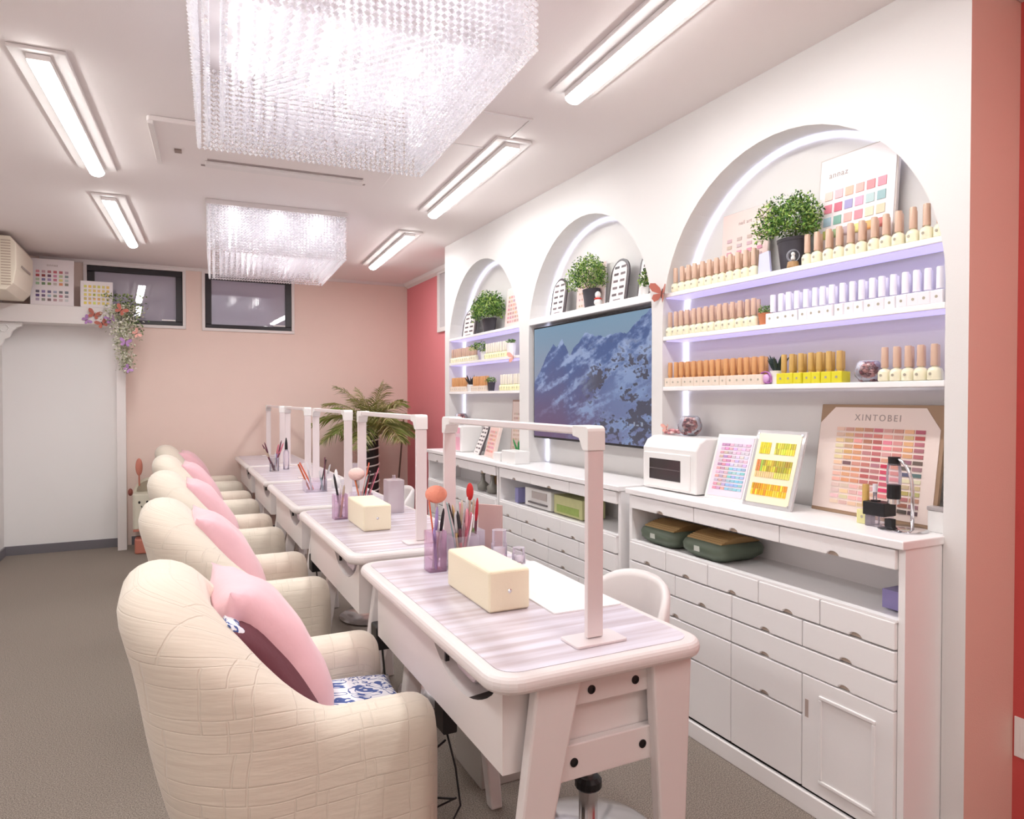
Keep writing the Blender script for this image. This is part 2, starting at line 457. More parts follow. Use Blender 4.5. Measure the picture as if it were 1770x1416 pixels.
# ================================================================ DRAWER CABINETS
def cab_front(y0, z0, y1, z1, pulls, r=0.021):
    """drawer front outline (y, z) with half-moon finger notches in its lower edge"""
    pts = [(y0, z1), (y0, z0)]
    for c in sorted(pulls):
        pts += [(c - r - .004, z0)] + [(c - r * math.cos(math.pi * i / 8), z0 + r * 0.6 * math.sin(math.pi * i / 8)) for i in range(9)] + [(c + r + .004, z0)]
    pts += [(y1, z0), (y1, z1)]
    return pts
def cabinet(name, label, y, xtra=0.035):
    t = thing(name, label, 'cabinet', (0, y, 0))
    W_ = 1.22; e = 0.020; X0, X1 = 1.800, XN - 0.02
    mb = MB()
    mb.box(X0, -e, 0.0, X1, 0, 0.885); mb.box(X0, W_, 0.0, X1, W_ + e, 0.885)         # sides
    mb.box(X0 + 0.012, 0, 0.07, X1, W_, 0.682)                                          # body behind the drawers
    mb.box(X1 - 0.012, 0, 0.682, X1, W_, 0.825)                                         # back of open shelf
    mb.box(X0 + 0.012, 0, 0.823, X1, W_, 0.885)
    mb.build('carcass', M_furn, t)
    MB().box(X0 - 0.018, -e - 0.004, 0, X0 - .001, W_ + e + .004, 0.062).build('plinth', M_furn, t, bevel=0.003)
    MB().box(X0 - 0.02, -e - 0.006, 0.886, X1 + .004, W_ + e + 0.006, 0.911).build('countertop', M_furn, t, bevel=0.004, seg=3)
    MB().box(X0 - 0.009, -.002, 0.681, X0 + .02, W_ + .002, 0.688).build('shelf_edge', M_furn, t)
    g = 0.0018
    def drawer(a, z0, b, z1, pulls, nm='drawer'):
        o = MB().prism(cab_front(a + g, z0 + g, b - g, z1 - g, pulls), 'x', X0 - 0.012, X0 + 0.006).build(nm, M_furn, t, bevel=0.0025)
        for c in pulls:
            MB().prism([(c - .022, z0 + .001)] + [(c - 0.022 * math.cos(math.pi * i / 8), z0 + .002 + 0.0145 * math.sin(math.pi * i / 8)) for i in range(1, 8)] + [(c + .022, z0 + .001)], 'x', X0 - 0.002, X0 + 0.0095).build('finger_pull', M_pull, o)
        return o
    for a, b in ((0, .405), (.405, .817), (.817, 1.22)): drawer(a, .825, b, .884, [(a + b) / 2])
    q = [0, .2465, .4935, .7395, .981, 1.22]
    for i in range(5): drawer(q[i], .602, q[i + 1], .682, [(q[i] + q[i + 1]) / 2])
    q = [0, .311, .616, .922, 1.22]
    for i in range(4): drawer(q[i], .516, q[i + 1], .600, [(q[i] + q[i + 1]) / 2])
    drawer(0, .432, .618, .514, [.16, .465]); drawer(.618, .432, 1.22, .514, [.92])
    drawer(.311, .302, .618, .430, [.465]); drawer(.618, .302, 1.22, .430, [.92])
    drawer(.311, .072, .618, .300, []); drawer(.618, .072, 1.22, .300, [])
    d = MB().box(X0 - 0.012, g, .072, X0 + .006, .311 - g, .430)
    d = d.build('door', M_furn, t, bevel=0.0025)
    m = MB(); a0, b0, a1, b1 = .055, .112, .245, .385; w = .012
    m.box(X0 - .017, a0, b0, X0 - .011, a1, b0 + w).box(X0 - .017, a0, b1 - w, X0 - .011, a1, b1).box(X0 - .017, a0, b0 + w, X0 - .011, a0 + w, b1 - w).box(X0 - .017, a1 - w, b0 + w, X0 - .011, a1, b1 - w)
    m.build('raised_panel', M_furn, d, bevel=0.003)
    MB().box(X0 - .0135, .285, .30, X0 - .0115, .297, .355).build('slot_handle', mat('slot_shadow', (190, 172, 164), .6), d)
    return t
cabA = cabinet('drawer_cabinet', 'nearest white drawer cabinet, with a white sterilizer and swatch boards on its top', 1.217)
cabB = dup(cabA, loc=(0, 2.54, 0), label='middle white drawer cabinet, below the television', )
cabC = dup(cabA, loc=(0, 3.815, 0), label='farthest white drawer cabinet, with a pink box on its top')
# ================================================================ NAIL DESKS
DX, DY, DP = 0.55, 1.17, 1.17
def rrect(x0, y0, x1, y1, r, n=6):
    p = []
    for cx, cy, a in ((x1 - r, y1 - r, 0), (x0 + r, y1 - r, 90), (x0 + r, y0 + r, 180), (x1 - r, y0 + r, 270)):
        for i in range(n + 1):
            t = R(a + 90 * i / n); p.append((cx + r * math.cos(t), cy + r * math.sin(t)))
    return p
def taper_leg(p0, p1, w0, w1, name, t, d=0.032):
    """leg from top p0 to bottom p1, width w along x, depth d along y"""
    mb = MB(); v = []
    for p, w, dd in ((p0, w0, d), (p1, w1, d * .9)):
        for sx, sy in ((-1, -1), (1, -1), (1, 1), (-1, 1)):
            v.append((p[0] + sx * w / 2, p[1] + sy * dd / 2, p[2]))
    mb.add(v, [(0, 1, 5, 4), (1, 2, 6, 5), (2, 3, 7, 6), (3, 0, 4, 7), (0, 3, 2, 1), (4, 5, 6, 7)])
    return mb.build(name, M_furn2, t, bevel=0.006, seg=2)
def nail_desk(label):
    t = thing('nail_desk', label, 'desk', (DX, DY, 0), 0, 'nail desks in a row')
    Wd, Ld = 0.535, 1.08
    MB().prism(rrect(0, 0, Wd, Ld, .065), 'z', .723, .76).build('desktop', M_furn2, t, bevel=0.0165, seg=4)
    MB().prism(rrect(.03, .03, Wd - .03, Ld - .03, .045), 'z', .7602, .7614).build('desktop_panel', M_rib, t)
    # drawer body with a scooped niche in its client side
    mb = MB(); x0, y0, y1, z0, z1 = .05, .075, 1.0, .535, .722; x1 = .485
    mb.add([(x0, y0, z0), (x1, y0, z0), (x1, y0, z1), (x0, y0, z1)], [(0, 1, 2, 3)])
    mb.add([(x0, y1, z0), (x1, y1, z0), (x1, y1, z1), (x0, y1, z1)], [(3, 2, 1, 0)])
    mb.add([(x1, y0, z0), (x1, y1, z0), (x1, y1, z1), (x1, y0, z1)], [(0, 1, 2, 3)])
    mb.add([(x0, y0, z0), (x1, y0, z0), (x1, y1, z0), (x0, y1, z0)], [(3, 2, 1, 0)])
    mb.add([(x0, y0, z1), (x1, y0, z1), (x1, y1, z1), (x0, y1, z1)], [(0, 1, 2, 3)])
    s0, s1, zt, sd = .10, .50, .708, .085
    n = 16; low = [(lerp(s0, s1, i / n), zt - sd * math.sin(math.pi * i / n) ** .7 if 0 < i < n else zt) for i in range(n + 1)]
    mb.add([(x0, y0, z0), (x0, s0, z0), (x0, s0, z1), (x0, y0, z1)], [(3, 2, 1, 0)])
    mb.add([(x0, s1, z0), (x0, y1, z0), (x0, y1, z1), (x0, s1, z1)], [(3, 2, 1, 0)])
    for i in range(n):
        a, b = low[i], low[i + 1]
        mb.add([(x0, a[0], z0), (x0, b[0], z0), (x0, b[0], b[1]), (x0, a[0], a[1])], [(3, 2, 1, 0)])
        mb.add([(x0, a[0], zt), (x0, b[0], zt), (x0, b[0], z1), (x0, a[0], z1)], [(3, 2, 1, 0)])
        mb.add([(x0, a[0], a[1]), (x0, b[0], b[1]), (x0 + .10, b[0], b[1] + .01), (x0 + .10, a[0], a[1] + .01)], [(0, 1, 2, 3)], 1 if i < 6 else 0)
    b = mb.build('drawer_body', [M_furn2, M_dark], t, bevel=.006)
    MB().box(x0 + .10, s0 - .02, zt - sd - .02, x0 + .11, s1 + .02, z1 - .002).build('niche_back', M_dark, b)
    MB().prism([(.27, .704), (.27, .655), (.30, .634), (.39, .636), (.42, .655), (.43, .704)], 'x', x0 + .03, x0 + .085).build('dust_filter', mat('filter_lilac', (226, 212, 220), .5), b, bevel=0.008)
    MB().box(x0 + .004, .404, .655, x0 + .014, .412, .700).build('niche_strap', M_black, b)
    # A-frame legs at the near end, slimmer pair at the far end
    taper_leg((.158, .045, .722), (.028, .045, 0), .106, .036, 'leg', t)
    taper_leg((.447, .045, .722), (.458, .045, 0), .110, .036, 'leg', t)
    taper_leg((.13, .85, .534), (.035, .80, 0), .055, .040, 'leg', t, .045)
    taper_leg((.335, .85, .534), (.372, .80, 0), .060, .040, 'leg', t, .045)
    for z0_, z1_, bx in ((.655, .712, (.248, .362)), (.500, .575, (.205, .382))):
        r = MB().box(.165 if z0_ > .6 else .135, .052, z0_, .445, .074, z1_).build('cross_rail', M_furn2, t, bevel=.003)
        for x in bx:
            z = (z0_ + z1_) / 2
            mb = MB(); mb.lathe([(.0095, 0), (.0095, .002), (.006, .002), (.006, .0005)], (0, 0, 0), 14)
            mb.xf(Matrix.Translation((x, .052, z)) @ Matrix.Rotation(R(90), 4, 'X'))
            mb.build('bolt', M_black, r)
    return t
dl = ['nearest nail desk, ribbed white top with a long cream tissue box', 'second nail desk from the front, with a cream tissue box beside orange and black files',
      'third nail desk from the front, behind the second desk\'s tissue box', 'fourth nail desk from the front, with a clear cup of brushes near its left edge', 'farthest nail desk, against the salmon wall']
desks = [nail_desk(dl[0])]
for i in range(1, 5): desks.append(dup(desks[0], loc=(DX, DY + DP * i, 0), label=dl[i]))

# U shaped desk lamps (arch standing along the desk)
def desk_lamp(label):
    t = thing('desk_lamp', label, 'desk lamp', (.845, 1.285, .7615), 0, 'arch shaped desk lamps on the nail desks')
    L_, Hh = 0.88, 0.478
    def leg(y, flip):
        return MB().box(-.021, y - .007, .008, .021, y + .007, Hh - .055).build('leg', M_alu, t, bevel=.0025)
    leg(0.0, 1); leg(L_, -1)
    for y in (0, L_):
        MB().prism(rrect(-.066, y - .038, .066, y + .038, .008), 'z', 0, .006).build('base_plate', M_alu, t, bevel=.0015)
    # arch: two corner caps and the light bar
    for y, s in ((0, 1), (L_, -1)):
        pts = [(y - s * .010, Hh - .055), (y - s * .010, Hh - .012)] + [(y - s * .010 + s * .012 * (1 - math.cos(R(a))), Hh - .012 + .012 * math.sin(R(a))) for a in (30, 60, 90)] + [(y + s * .055, Hh), (y + s * .055, Hh - .024), (y + s * .028, Hh - .028), (y + s * .011, Hh - .055)]
        MB().prism(pts, 'x', -.0235, .0235).build('corner_cap', M_white, t, bevel=.002)
    MB().box(-.019, .05, Hh - .019, .019, L_ - .05, Hh - .003).build('light_bar', M_alu, t, bevel=.002)
    MB().box(-.013, .07, Hh - .0215, .013, L_ - .07, Hh - .0192).build('diffuser', M_white, t)
    return t
ll = ['arch shaped white desk lamp on the nearest nail desk', 'arch shaped white desk lamp on the second nail desk', 'arch shaped white desk lamp on the third nail desk', 'arch shaped white desk lamp on the fourth nail desk', 'arch shaped white desk lamp on the farthest nail desk']
lamps = [desk_lamp(ll[0])]
for i in range(1, 5): lamps.append(dup(lamps[0], loc=(.845, 1.285 + DP * i, .7615), label=ll[i]))

# ================================================================ ARMCHAIRS
def armchair(label):
    t = thing('armchair', label, 'armchair', (0, 1.80, 0), 0, 'cream armchairs along the left side of the desks')
    # centre line of the wrapped wall, near arm -> back -> far arm
    path = []; yh = .245; xf = .572; xb = .105; rc = .15
    n = 15
    for i in range(n): path.append((lerp(xf, xb + rc, i / n), -yh))
    for i in range(10): a = R(270 - 9 * i); path.append((xb + rc + rc * math.cos(a), -yh + rc + rc * math.sin(a)))
    for i in range(9): path.append((xb, lerp(-yh + rc, yh - rc, i / 9)))
    for i in range(10): a = R(180 - 9 * i); path.append((xb + rc + rc * math.cos(a), yh - rc + rc * math.sin(a)))
    for i in range(n + 1): path.append((lerp(xb + rc, xf, i / n), yh))
    K = len(path); verts = []; faces = []; uvs = []
    SEG = 22; ulen = 0; prev = None
    for k, (px, py) in enumerate(path):
        a = path[max(0, k - 1)]; b = path[min(K - 1, k + 1)]
        d = Vector((b[0] - a[0], b[1] - a[1])).normalized(); nrm = Vector((-d.y, d.x))   # outward
        if prev is not None: ulen += (Vector((px, py)) - prev).length
        prev = Vector((px, py))
        fb = sstep((.335 - px) / .29)                    # 0 arm .. 1 back
        side = min(1, abs(py) / yh)
        top = .605 + .32 * fb + .025 * fb * (1 - side ** 2)
        e_ = min(k, K - 1 - k); endf = [.30, .72, .93, 1][e_] if e_ < 4 else 1
        w = lerp(.135, .165, fb); wt = w * lerp(1, 1.25, fb)
        cap = [(.055, -.05), (.02, -.018), (.004, -.004), (0, 0)][e_] if e_ < 4 else (0, 0)
        back = fb * (1 - 0 * side)
        lean = .15 * fb
        sec = []
        nb = 8
        for j in range(nb):                               # outer side going up
            z = lerp(.03, top - wt * .45, j / nb); sec.append((w * .5 + .012 * math.sin(math.pi * j / nb), z))
        for j in range(7):                                # rounded top
            an = math.pi * j / 6; sec.append((wt * .5 * math.cos(an), top - wt * .45 + wt * .45 * math.sin(an)))
        for j in range(1, SEG - nb - 7 + 1):
            z = lerp(top - wt * .45, .30, j / (SEG - nb - 7)); sec.append((-wt * .5 + .01, z))
        vacc = 0; pz = None
        for (off, z) in sec:
            off *= endf; z2 = z if z < .1 else z + cap[1] * (z / top)
            zz = z2 / .88
            sh = lean * (zz - .25) * 1.25 if zz > .25 else 0
            taper = (1 - .10 * (1 - min(1, z / .6))) if fb > 0 or True else 1
            x = px + nrm.x * off - sh * 1.0 + (0 if px > .3 else .045 * fb * (1 - min(1, z / .5)))
            y = py + nrm.y * off
            y *= 1 - .07 * (1 - min(1, z / .55))
            if pz is not None: vacc += (Vector((off, z)) - pz).length
            pz = Vector((off, z))
            verts.append((x, y, z2)); uvs.append((ulen + (x - px - nrm.x * off) * d.x, vacc))
    for k in range(K - 1):
        for j in range(SEG - 1):
            faces.append((k * SEG + j, k * SEG + j + 1, (k + 1) * SEG + j + 1, (k + 1) * SEG + j))
    faces.append(tuple(range(SEG))[::-1]); faces.append(tuple(range((K - 1) * SEG, K * SEG)))
    me = bpy.data.meshes.new('upholstered_shell'); me.from_pydata(verts, [], faces)
    uvl = me.uv_layers.new(name='UVMap')
    for p in me.polygons:
        p.use_smooth = True
        for li, vi in zip(p.loop_indices, p.vertices): uvl.data[li].uv = uvs[vi]
    me.materials.append(M_quilt); me.update()
    o = bpy.data.objects.new('upholstered_shell', me); S.collection.objects.link(o); o.parent = t
    s = o.modifiers.new('s', 'SUBSURF'); s.levels = 1; s.render_levels = 1
    mb = MB().prism([(0.15, -.19), (.56, -.19), (.56, .19), (.15, .19)], 'z', .10, .425)
    o2 = mb.build('seat_base', mat('slipcover_plain', (240, 228, 210), .85, bump=.15, bscale=60), t, bevel=.03, seg=4)
    for sx in (.18, .50):
        for sy in (-.2, .2):
            MB().lathe([(.02, 0), (.025, .10)], (sx, sy, 0), 10).build('foot', M_black, t)
    return t
cl = ['nearest cream quilted armchair, with pink and maroon cushions', 'second cream quilted armchair from the front', 'third cream quilted armchair from the front', 'fourth cream quilted armchair from the front', 'farthest cream quilted armchair, nearest the salmon wall']
chairs = [armchair(cl[0])]
CP = 1.17
for i in range(1, 5): chairs.append(dup(chairs[0], loc=(0, 1.83 + CP * i, 0), label=cl[i]))
def cushion(name, w, h, th, m, loc, rot, label, cat, group=None, seed=0, sag=0.0):
    """pillow: w along y, h along z, thickness along x; corners drawn out"""
    n = 18; verts = []; faces = []
    for s in (1, -1):
        for i in range(n + 1):
            for j in range(n + 1):
                u, v = 2 * i / n - 1, 2 * j / n - 1
                k = 1 - .10 * (1 - u * u) * abs(v) ** 3; k2 = 1 - .10 * (1 - v * v) * abs(u) ** 3
                t_ = ((1 - abs(u) ** 2.6) * (1 - abs(v) ** 2.6)) ** .55
                wr = noise.noise(Vector((u * 2.2, v * 2.2, seed))) * .10 + 1
                wr2 = .004 * math.sin(9 * (u + v) + seed) * abs(u * v)
                verts.append((s * (th / 2 * t_ * wr + wr2 * 0) + wr2, u * w / 2 * k2, v * h / 2 * k + h / 2 - sag * (1 - v) * 0))
    N1 = (n + 1) ** 2
    for i in range(n):
        for j in range(n):
            a = i * (n + 1) + j; q = (a, a + n + 1, a + n + 2, a + 1)
            faces.append(q); faces.append(tuple(x + N1 for x in q[::-1]))
    mb = MB(); mb.add(verts, faces)
    o = mb.build(name, m, None, smooth=True, loc=loc, rot=rot)
    bm = __import__('bmesh').new(); bm.from_mesh(o.data); __import__('bmesh').ops.remove_doubles(bm, verts=bm.verts, dist=.0005); bm.to_mesh(o.data); bm.free()
    o.data.shade_smooth()
    return tag(o, label, cat, group)
for i in range(5):
    nm = ['nearest', 'second', 'third', 'fourth', 'farthest'][i]
    cushion('pink_cushion', .36, .47, .19, M_pink, (.355 if i == 0 else .33, (1.885 if i == 0 else 1.84) + CP * i, .45), (0, R(-31), R(3 - 2 * i)), 'pink velvet cushion leaning on the back of the %s armchair' % nm, 'cushion', 'pink cushions on the armchairs', seed=i * 3.1)
cushion('maroon_cushion', .34, .42, .09, M_maroon, (.35, 1.775, .45), (0, R(-34), R(-2)), 'dark maroon cushion squeezed behind the pink one on the nearest armchair', 'cushion', seed=5)
cushion('floral_cushion', .15, .18, .04, M_floral, (.215, 1.705, .655), (0, R(-36), R(2)), 'blue and white patterned cushion peeking out behind the maroon one', 'cushion', seed=8)
o = cushion('seat_pad', .36, .34, .09, M_floral, (.585, 1.83, .47), (0, R(-90), 0), 'white seat pad with blue scrolls on the nearest armchair', 'cushion', seed=9)

# ================================================================ STOOLS
def stool(label, y):
    t = thing('swivel_chair', label, 'stool', (1.10, y, 0), 0, 'white swivel chairs behind the desks')
    MB().lathe([(0, .36), (.12, .362), (.175, .375), (.185, .40), (.183, .45), (.165, .468), (0, .472)], (0, 0, 0), 32, sx=.9).build('seat', M_furn2, t, smooth=True)
    # curved low backrest wrapping the far side of the seat
    mb = MB(); n = 22; vs = []
    for i in range(n + 1):
        a = R(-82 + 164 * i / n); e = abs(2 * i / n - 1); top = .765 - .17 * e ** 3
        for j, (rr, zf) in enumerate(((.165, 0), (.178, .5), (.185, .93), (.198, 1.0), (.212, .95), (.208, .5), (.195, 0))):
            z = lerp(.45, top, zf); vs.append((.03 + rr * math.cos(a) * .98, rr * math.sin(a) * 1.02, z))
    fs = [(i * 7 + j, i * 7 + (j + 1) % 7, (i + 1) * 7 + (j + 1) % 7, (i + 1) * 7 + j) for i in range(n) for j in range(7)] + [tuple(range(7)), tuple(range(n * 7, n * 7 + 7))[::-1]]
    mb.add(vs, fs).build('backrest', M_furn2, t, smooth=True)
    MB().lathe([(.028, .05), (.028, .18), (.017, .18), (.017, .36)], (0, 0, 0), 16).build('gas_lift', M_chrome, t, smooth=True, sharp=40)
    MB().lathe([(.036, .155), (.040, .16), (.040, .18), (.03, .19)], (0, 0, 0), 16).build('collar', M_black, t)
    MB().lathe([(.20, 0), (.21, .008), (.19, .018), (.04, .05), (0, .05)], (0, 0, 0), 32).build('base', M_chrome, t, smooth=True, sharp=40)
    return t
st = stool('white swivel chair tucked behind the nearest nail desk', 1.70)
dup(st, loc=(1.10, 1.70 + 1.17, 0), label='white swivel chair tucked behind the second nail desk')
dup(st, loc=(1.10, 1.70 + 2.34, 0), label='white swivel chair tucked behind the third nail desk')

# ================================================================ CEILING
S.cycles.transparent_max_bounces = 24
RZ = R(-3.3)
def bar_light(x, y, L_, label):
    t = thing('ceiling_light', label, 'ceiling light', (x, y, H), RZ, 'slim white ceiling light bars')
    MB().box(-.088, -L_ / 2 - .03, -.014, .088, L_ / 2 + .03, -.0005).build('base', M_trim, t, bevel=.004)
    mb = MB(); n = 8
    MB().box(-.036, -L_ / 2 - .004, -.036, .036, L_ / 2 + .004, -.0142).build('housing', M_trim, t, bevel=.003)
    prof = [(-.034 * math.cos(math.pi * i / n), -.0365 - .022 * math.sin(math.pi * i / n)) for i in range(n + 1)]
    mb.prism(prof, 'y', -L_ / 2, L_ / 2).build('diffuser', M_bar, t)
    ld = bpy.data.lights.new('bar_light', 'AREA'); ld.shape = 'RECTANGLE'; ld.size = .055; ld.size_y = L_; ld.energy = BARW; ld.color = (.985, .995, .985)
    lo = bpy.data.objects.new('bar_light', ld); S.collection.objects.link(lo); lo.parent = t; lo.location = (0, 0, -.062)
    return t
K = .962
b0 = bar_light(-.355, 3.49, 1.27, 'left row ceiling light bar, the longer and nearer of the two seen')
dup(b0, loc=(-.268, 5.32, H), label='left row ceiling light bar nearest the dark windows')
dup(b0, loc=(1.470, 3.50, H), label='right row ceiling light bar, the middle one of three')
dup(b0, loc=(1.590, 5.38, H), label='right row ceiling light bar farthest away, near the coral wall')
dup(b0, loc=(1.372, 1.66, H), label='right row ceiling light bar nearest, cut off by the top edge')
dup(b0, loc=(-.46, 1.66, H), label='left row ceiling light bar overhead, outside the picture')
dup(b0, loc=(1.26, -.25, H), label='added right row ceiling light bar, unseen behind the camera')  # extra bar added to brighten faces turned toward the camera
dup(b0, loc=(-.56, -.25, H), label='added left row ceiling light bar, unseen behind the camera')  # its twin, also added for more light from behind

def chandelier(label, x, y):
    t = thing('crystal_chandelier', label, 'chandelier', (x, y, H), RZ, 'boxy crystal chandeliers')
    hx, hy, hz = .405, .545, .305
    MB().box(-hx - .012, -hy - .012, -.03, hx + .012, hy + .012, -.0005).build('ceiling_plate', mat('chandelier_plate', (225, 218, 218), .3, .2), t, bevel=.002)
    bl = emis('bulb', (1, .98, .97), LAMPW)
    for ix in (-.26, 0, .26):
        for iy in (-.38, -.13, .13, .38):
            MB().lathe([(.012, 0), (.03, -.012), (.033, -.045), (.02, -.07), (0, -.075)][::-1], (ix, iy, -.03), 10).build('bulb', bl, t, smooth=True)
    beads = MB()
    rnd = random.Random(3)
    def strand(px, py, h, r=.0085, step=.0165):
        z = -.036
        while z > -h:
            j = rnd.uniform(-.3, .3)
            c, s_ = math.cos(j) * r, math.sin(j) * r
            v = [(px + c, py + s_, z), (px - s_, py + c, z), (px - c, py - s_, z), (px + s_, py - c, z), (px, py, z + step * .46), (px, py, z - step * .46)]
            beads.add(v, [(0, 1, 4), (1, 2, 4), (2, 3, 4), (3, 0, 4), (1, 0, 5), (2, 1, 5), (3, 2, 5), (0, 3, 5)])
            z -= step
    st_ = .0185
    for layer, ins in enumerate((0, .03, .075)):
        ax, ay = hx - ins, hy - ins; h = hz - .004 * layer
        k = int(2 * ax / st_)
        for i in range(k + 1):
            q = -ax + 2 * ax * i / k; strand(q, -ay, h); strand(q, ay, h)
        k = int(2 * ay / st_)
        for i in range(1, k):
            q = -ay + 2 * ay * i / k; strand(-ax, q, h); strand(ax, q, h)
    gx = 17; gy = 22
    for i in range(gx):
        for j in range(gy):
            px = -hx + .11 + (2 * hx - .22) * i / (gx - 1); py = -hy + .11 + (2 * hy - .22) * j / (gy - 1)
            if any(abs(px - a) < .045 and abs(py - b) < .045 for a in (-.26, 0, .26) for b in (-.38, -.13, .13, .38)): continue
            strand(px, py, hz - .01)
    o = beads.build('crystal_strands', M_crys, t); o['kind'] = 'stuff'
    return t
ch1 = chandelier('large boxy crystal chandelier nearest, at the top edge', .478, 2.135)
dup(ch1, loc=(.655, 5.03, H), label='boxy crystal chandelier farther away, hanging in front of the right dark window')

# cassette air conditioner, access hatch
t = thing('ceiling_air_conditioner', 'white ceiling cassette air conditioner partly hidden above the nearest chandelier', 'air conditioner', (.50, 3.535, H), RZ)
MB().prism(rrect(-.56, -.28, .56, .28, .02), 'z', -.022, -.0005).build('panel', M_ceil, t, bevel=.004)
MB().box(-.555, -.275, -.036, -.535, .275, -.0225).build('side_flap', M_trim, t)
MB().box(-.34, .17, -.038, .44, .235, -.0225).build('louver', M_trim, t, bevel=.003)
MB().box(-.36, .238, -.0235, .46, .262, -.0222).build('outlet_slot', mat('slot_grey', (165, 150, 148), .7), t)
MB().box(-.33, .14, -.0235, .43, .165, -.0222).build('intake_slot', mat('slot_grey', (165, 150, 148), .7), t)
MB().box(-.47, .05, -.030, -.44, .09, -.0225).build('sensor', mat('sensor_brown', (150, 132, 124), .5), t)
o = MB()
for a in ((-.2, -.2, .2, -.188), (-.2, .188, .2, .2), (-.2, -.188, -.188, .188), (.188, -.188, .2, .188)): o.box(a[0], a[1], -.006, a[2], a[3], -.0005)
t = thing('ceiling_hatch', 'square white ceiling access hatch between the right light bars', 'hatch', (1.215, 2.82, H), RZ)
o.build('frame', M_trim, t); MB().box(-.186, -.186, -.003, .186, .186, -.0005).build('hatch_door', M_ceil, t)

# wall air conditioner high at left
t = thing('wall_air_conditioner', 'cream wall air conditioner high up at the left edge', 'air conditioner', (XL, 6.0, 2.075))
M_ac = mat('ac_cream', (236, 226, 208), .5)
MB().prism([(0.001, 0), (.19, 0), (.235, .05), (.255, .16), (.255, .33), (.22, .385), (0.001, .385)], 'y', 0, .68).build('body', M_ac, t, bevel=.006)
for i in range(17):
    z = .035 + i * .0195
    MB().box(.165, -.004, z, .222, -.0005, z + .008).build('side_vent', mat('vent_shadow', (196, 178, 160), .6), t)
MB().box(.256, .18, .19, .262, .52, .205).build('louver', mat('louver_grey', (170, 158, 150), .5), t)

# ================================================================ GENERIC PROPS
def bush(n, rx, ry, rz, c, seed, leaf=.012, cols=((70, 112, 40), (98, 146, 56), (150, 184, 84), (44, 82, 32), (176, 200, 110))):
    rd = random.Random(seed); mb = MB()
    for i in range(n):
        th = rd.uniform(0, 2 * math.pi); ph = math.acos(rd.uniform(-.55, 1)); k = rd.uniform(.55, 1.0) * (1 + .18 * math.sin(3 * th + seed))
        p = Vector((c[0] + rx * k * math.sin(ph) * math.cos(th), c[1] + ry * k * math.sin(ph) * math.sin(th), c[2] + rz * k * math.cos(ph)))
        d = Vector((rd.gauss(0, 1), rd.gauss(0, 1), rd.gauss(.3, 1))).normalized()
        s = d.cross(Vector((rd.gauss(0, 1), rd.gauss(0, 1), rd.gauss(0, 1)))).normalized()
        l = leaf * rd.uniform(.7, 1.4); w = l * .45
        up = d.cross(s) * l * .12
        mb.add([p - d * l * .5, p + s * w * .5 + up, p + d * l * .6, p - s * w * .5 + up], [(0, 1, 2, 3)], 0, rd.choice(cols))
    return mb
def stems(n, c, z0, rx, rz, seed):
    rd = random.Random(seed); mb = MB()
    for i in range(n):
        a = rd.uniform(0, 6.28); r = rx * rd.uniform(.2, .75)
        mb.tube([(c[0], c[1], z0), (c[0] + r * .4 * math.cos(a), c[1] + r * .4 * math.sin(a), z0 + rz * .6), (c[0] + r * math.cos(a), c[1] + r * math.sin(a), z0 + rz * rd.uniform(.8, 1.3))], .0012, 4, 0, (88, 96, 50))
    return mb
def potted(name, label, loc, pr, ph, rx, rz, n, seed, group=None, potm=None, leaf=.013, flat=1.0):
    t = thing(name, label, 'plant', loc, 0, group)
    MB().lathe([(pr * .74, 0), (pr * .97, ph * .9), (pr, ph * .9), (pr * 1.02, ph), (pr * .88, ph), (pr * .85, ph * .85), (0, ph * .85)], (0, 0, 0), 20, sx=flat).build('pot', potm or M_pot, t, smooth=True, sharp=40)
    stems(10, (0, 0), ph * .8, rx, rz, seed).build('stems', M_leaf, t)
    bush(n, min(rx, .082) if flat < 1 else rx, rx, rz, (-.022 if flat < 1 else 0, 0, ph + rz * .55), seed, leaf).build('foliage', M_leaf, t)
    return t
M_bcream = mat('polish_cream', (240, 234, 206), .25)
M_bwhite = mat('polish_white', (244, 240, 246), .25)
M_byel = mat('polish_yellow', (232, 222, 52), .25)
M_bpale = mat('polish_pale_pink', (240, 224, 208), .25)
M_ctan = mat('cap_rose_tan', (214, 180, 158), .35, .05)
M_cora = mat('cap_amber', (216, 160, 106), .35, .05)
M_cyel = mat('cap_gold_amber', (206, 168, 96), .35, .05)
M_cwhite = mat('cap_white', (242, 238, 246), .3)
def bottle(name, mb_, mc, sq=False, collar=None):
    t = thing(name, '', 'bottle')
    w = .0190
    if sq: MB().prism(rrect(-w, -w, w, w, .004, 3), 'z', 0, .038).build('body', mb_, t, bevel=.002)
    else: MB().lathe([(.015, 0), (.0190, .003), (.0193, .027), (.015, .036), (.007, .040), (.007, .043)], (0, 0, 0), 14).build('body', mb_, t, smooth=True, sharp=50)
    if collar: MB().lathe([(.0085, .038), (.0085, .046)], (0, 0, 0), 10).build('collar', collar, t)
    MB().lathe([(.0106, .043 if not collar else .046), (.0100, .103), (.0088, .106)], (0, 0, 0), 12).build('cap', mc, t, smooth=True, sharp=40)
    MB().lathe([(.0045, 0), (.0045, .0006)], (0, 0, 0), 8).xf(Matrix.Translation((-w - .0006, 0, .019)) @ Matrix.Rotation(R(90), 4, 'Y')).build('label_dot', mat('label_grey', (176, 168, 150), .5), t)
    return t
ORD = ['first', 'second', 'third', 'fourth', 'fifth', 'sixth', 'seventh', 'eighth', 'ninth', 'tenth', 'eleventh', 'twelfth', 'thirteenth', 'fourteenth', 'fifteenth', 'sixteenth', 'seventeenth', 'eighteenth', 'nineteenth', 'twentieth']
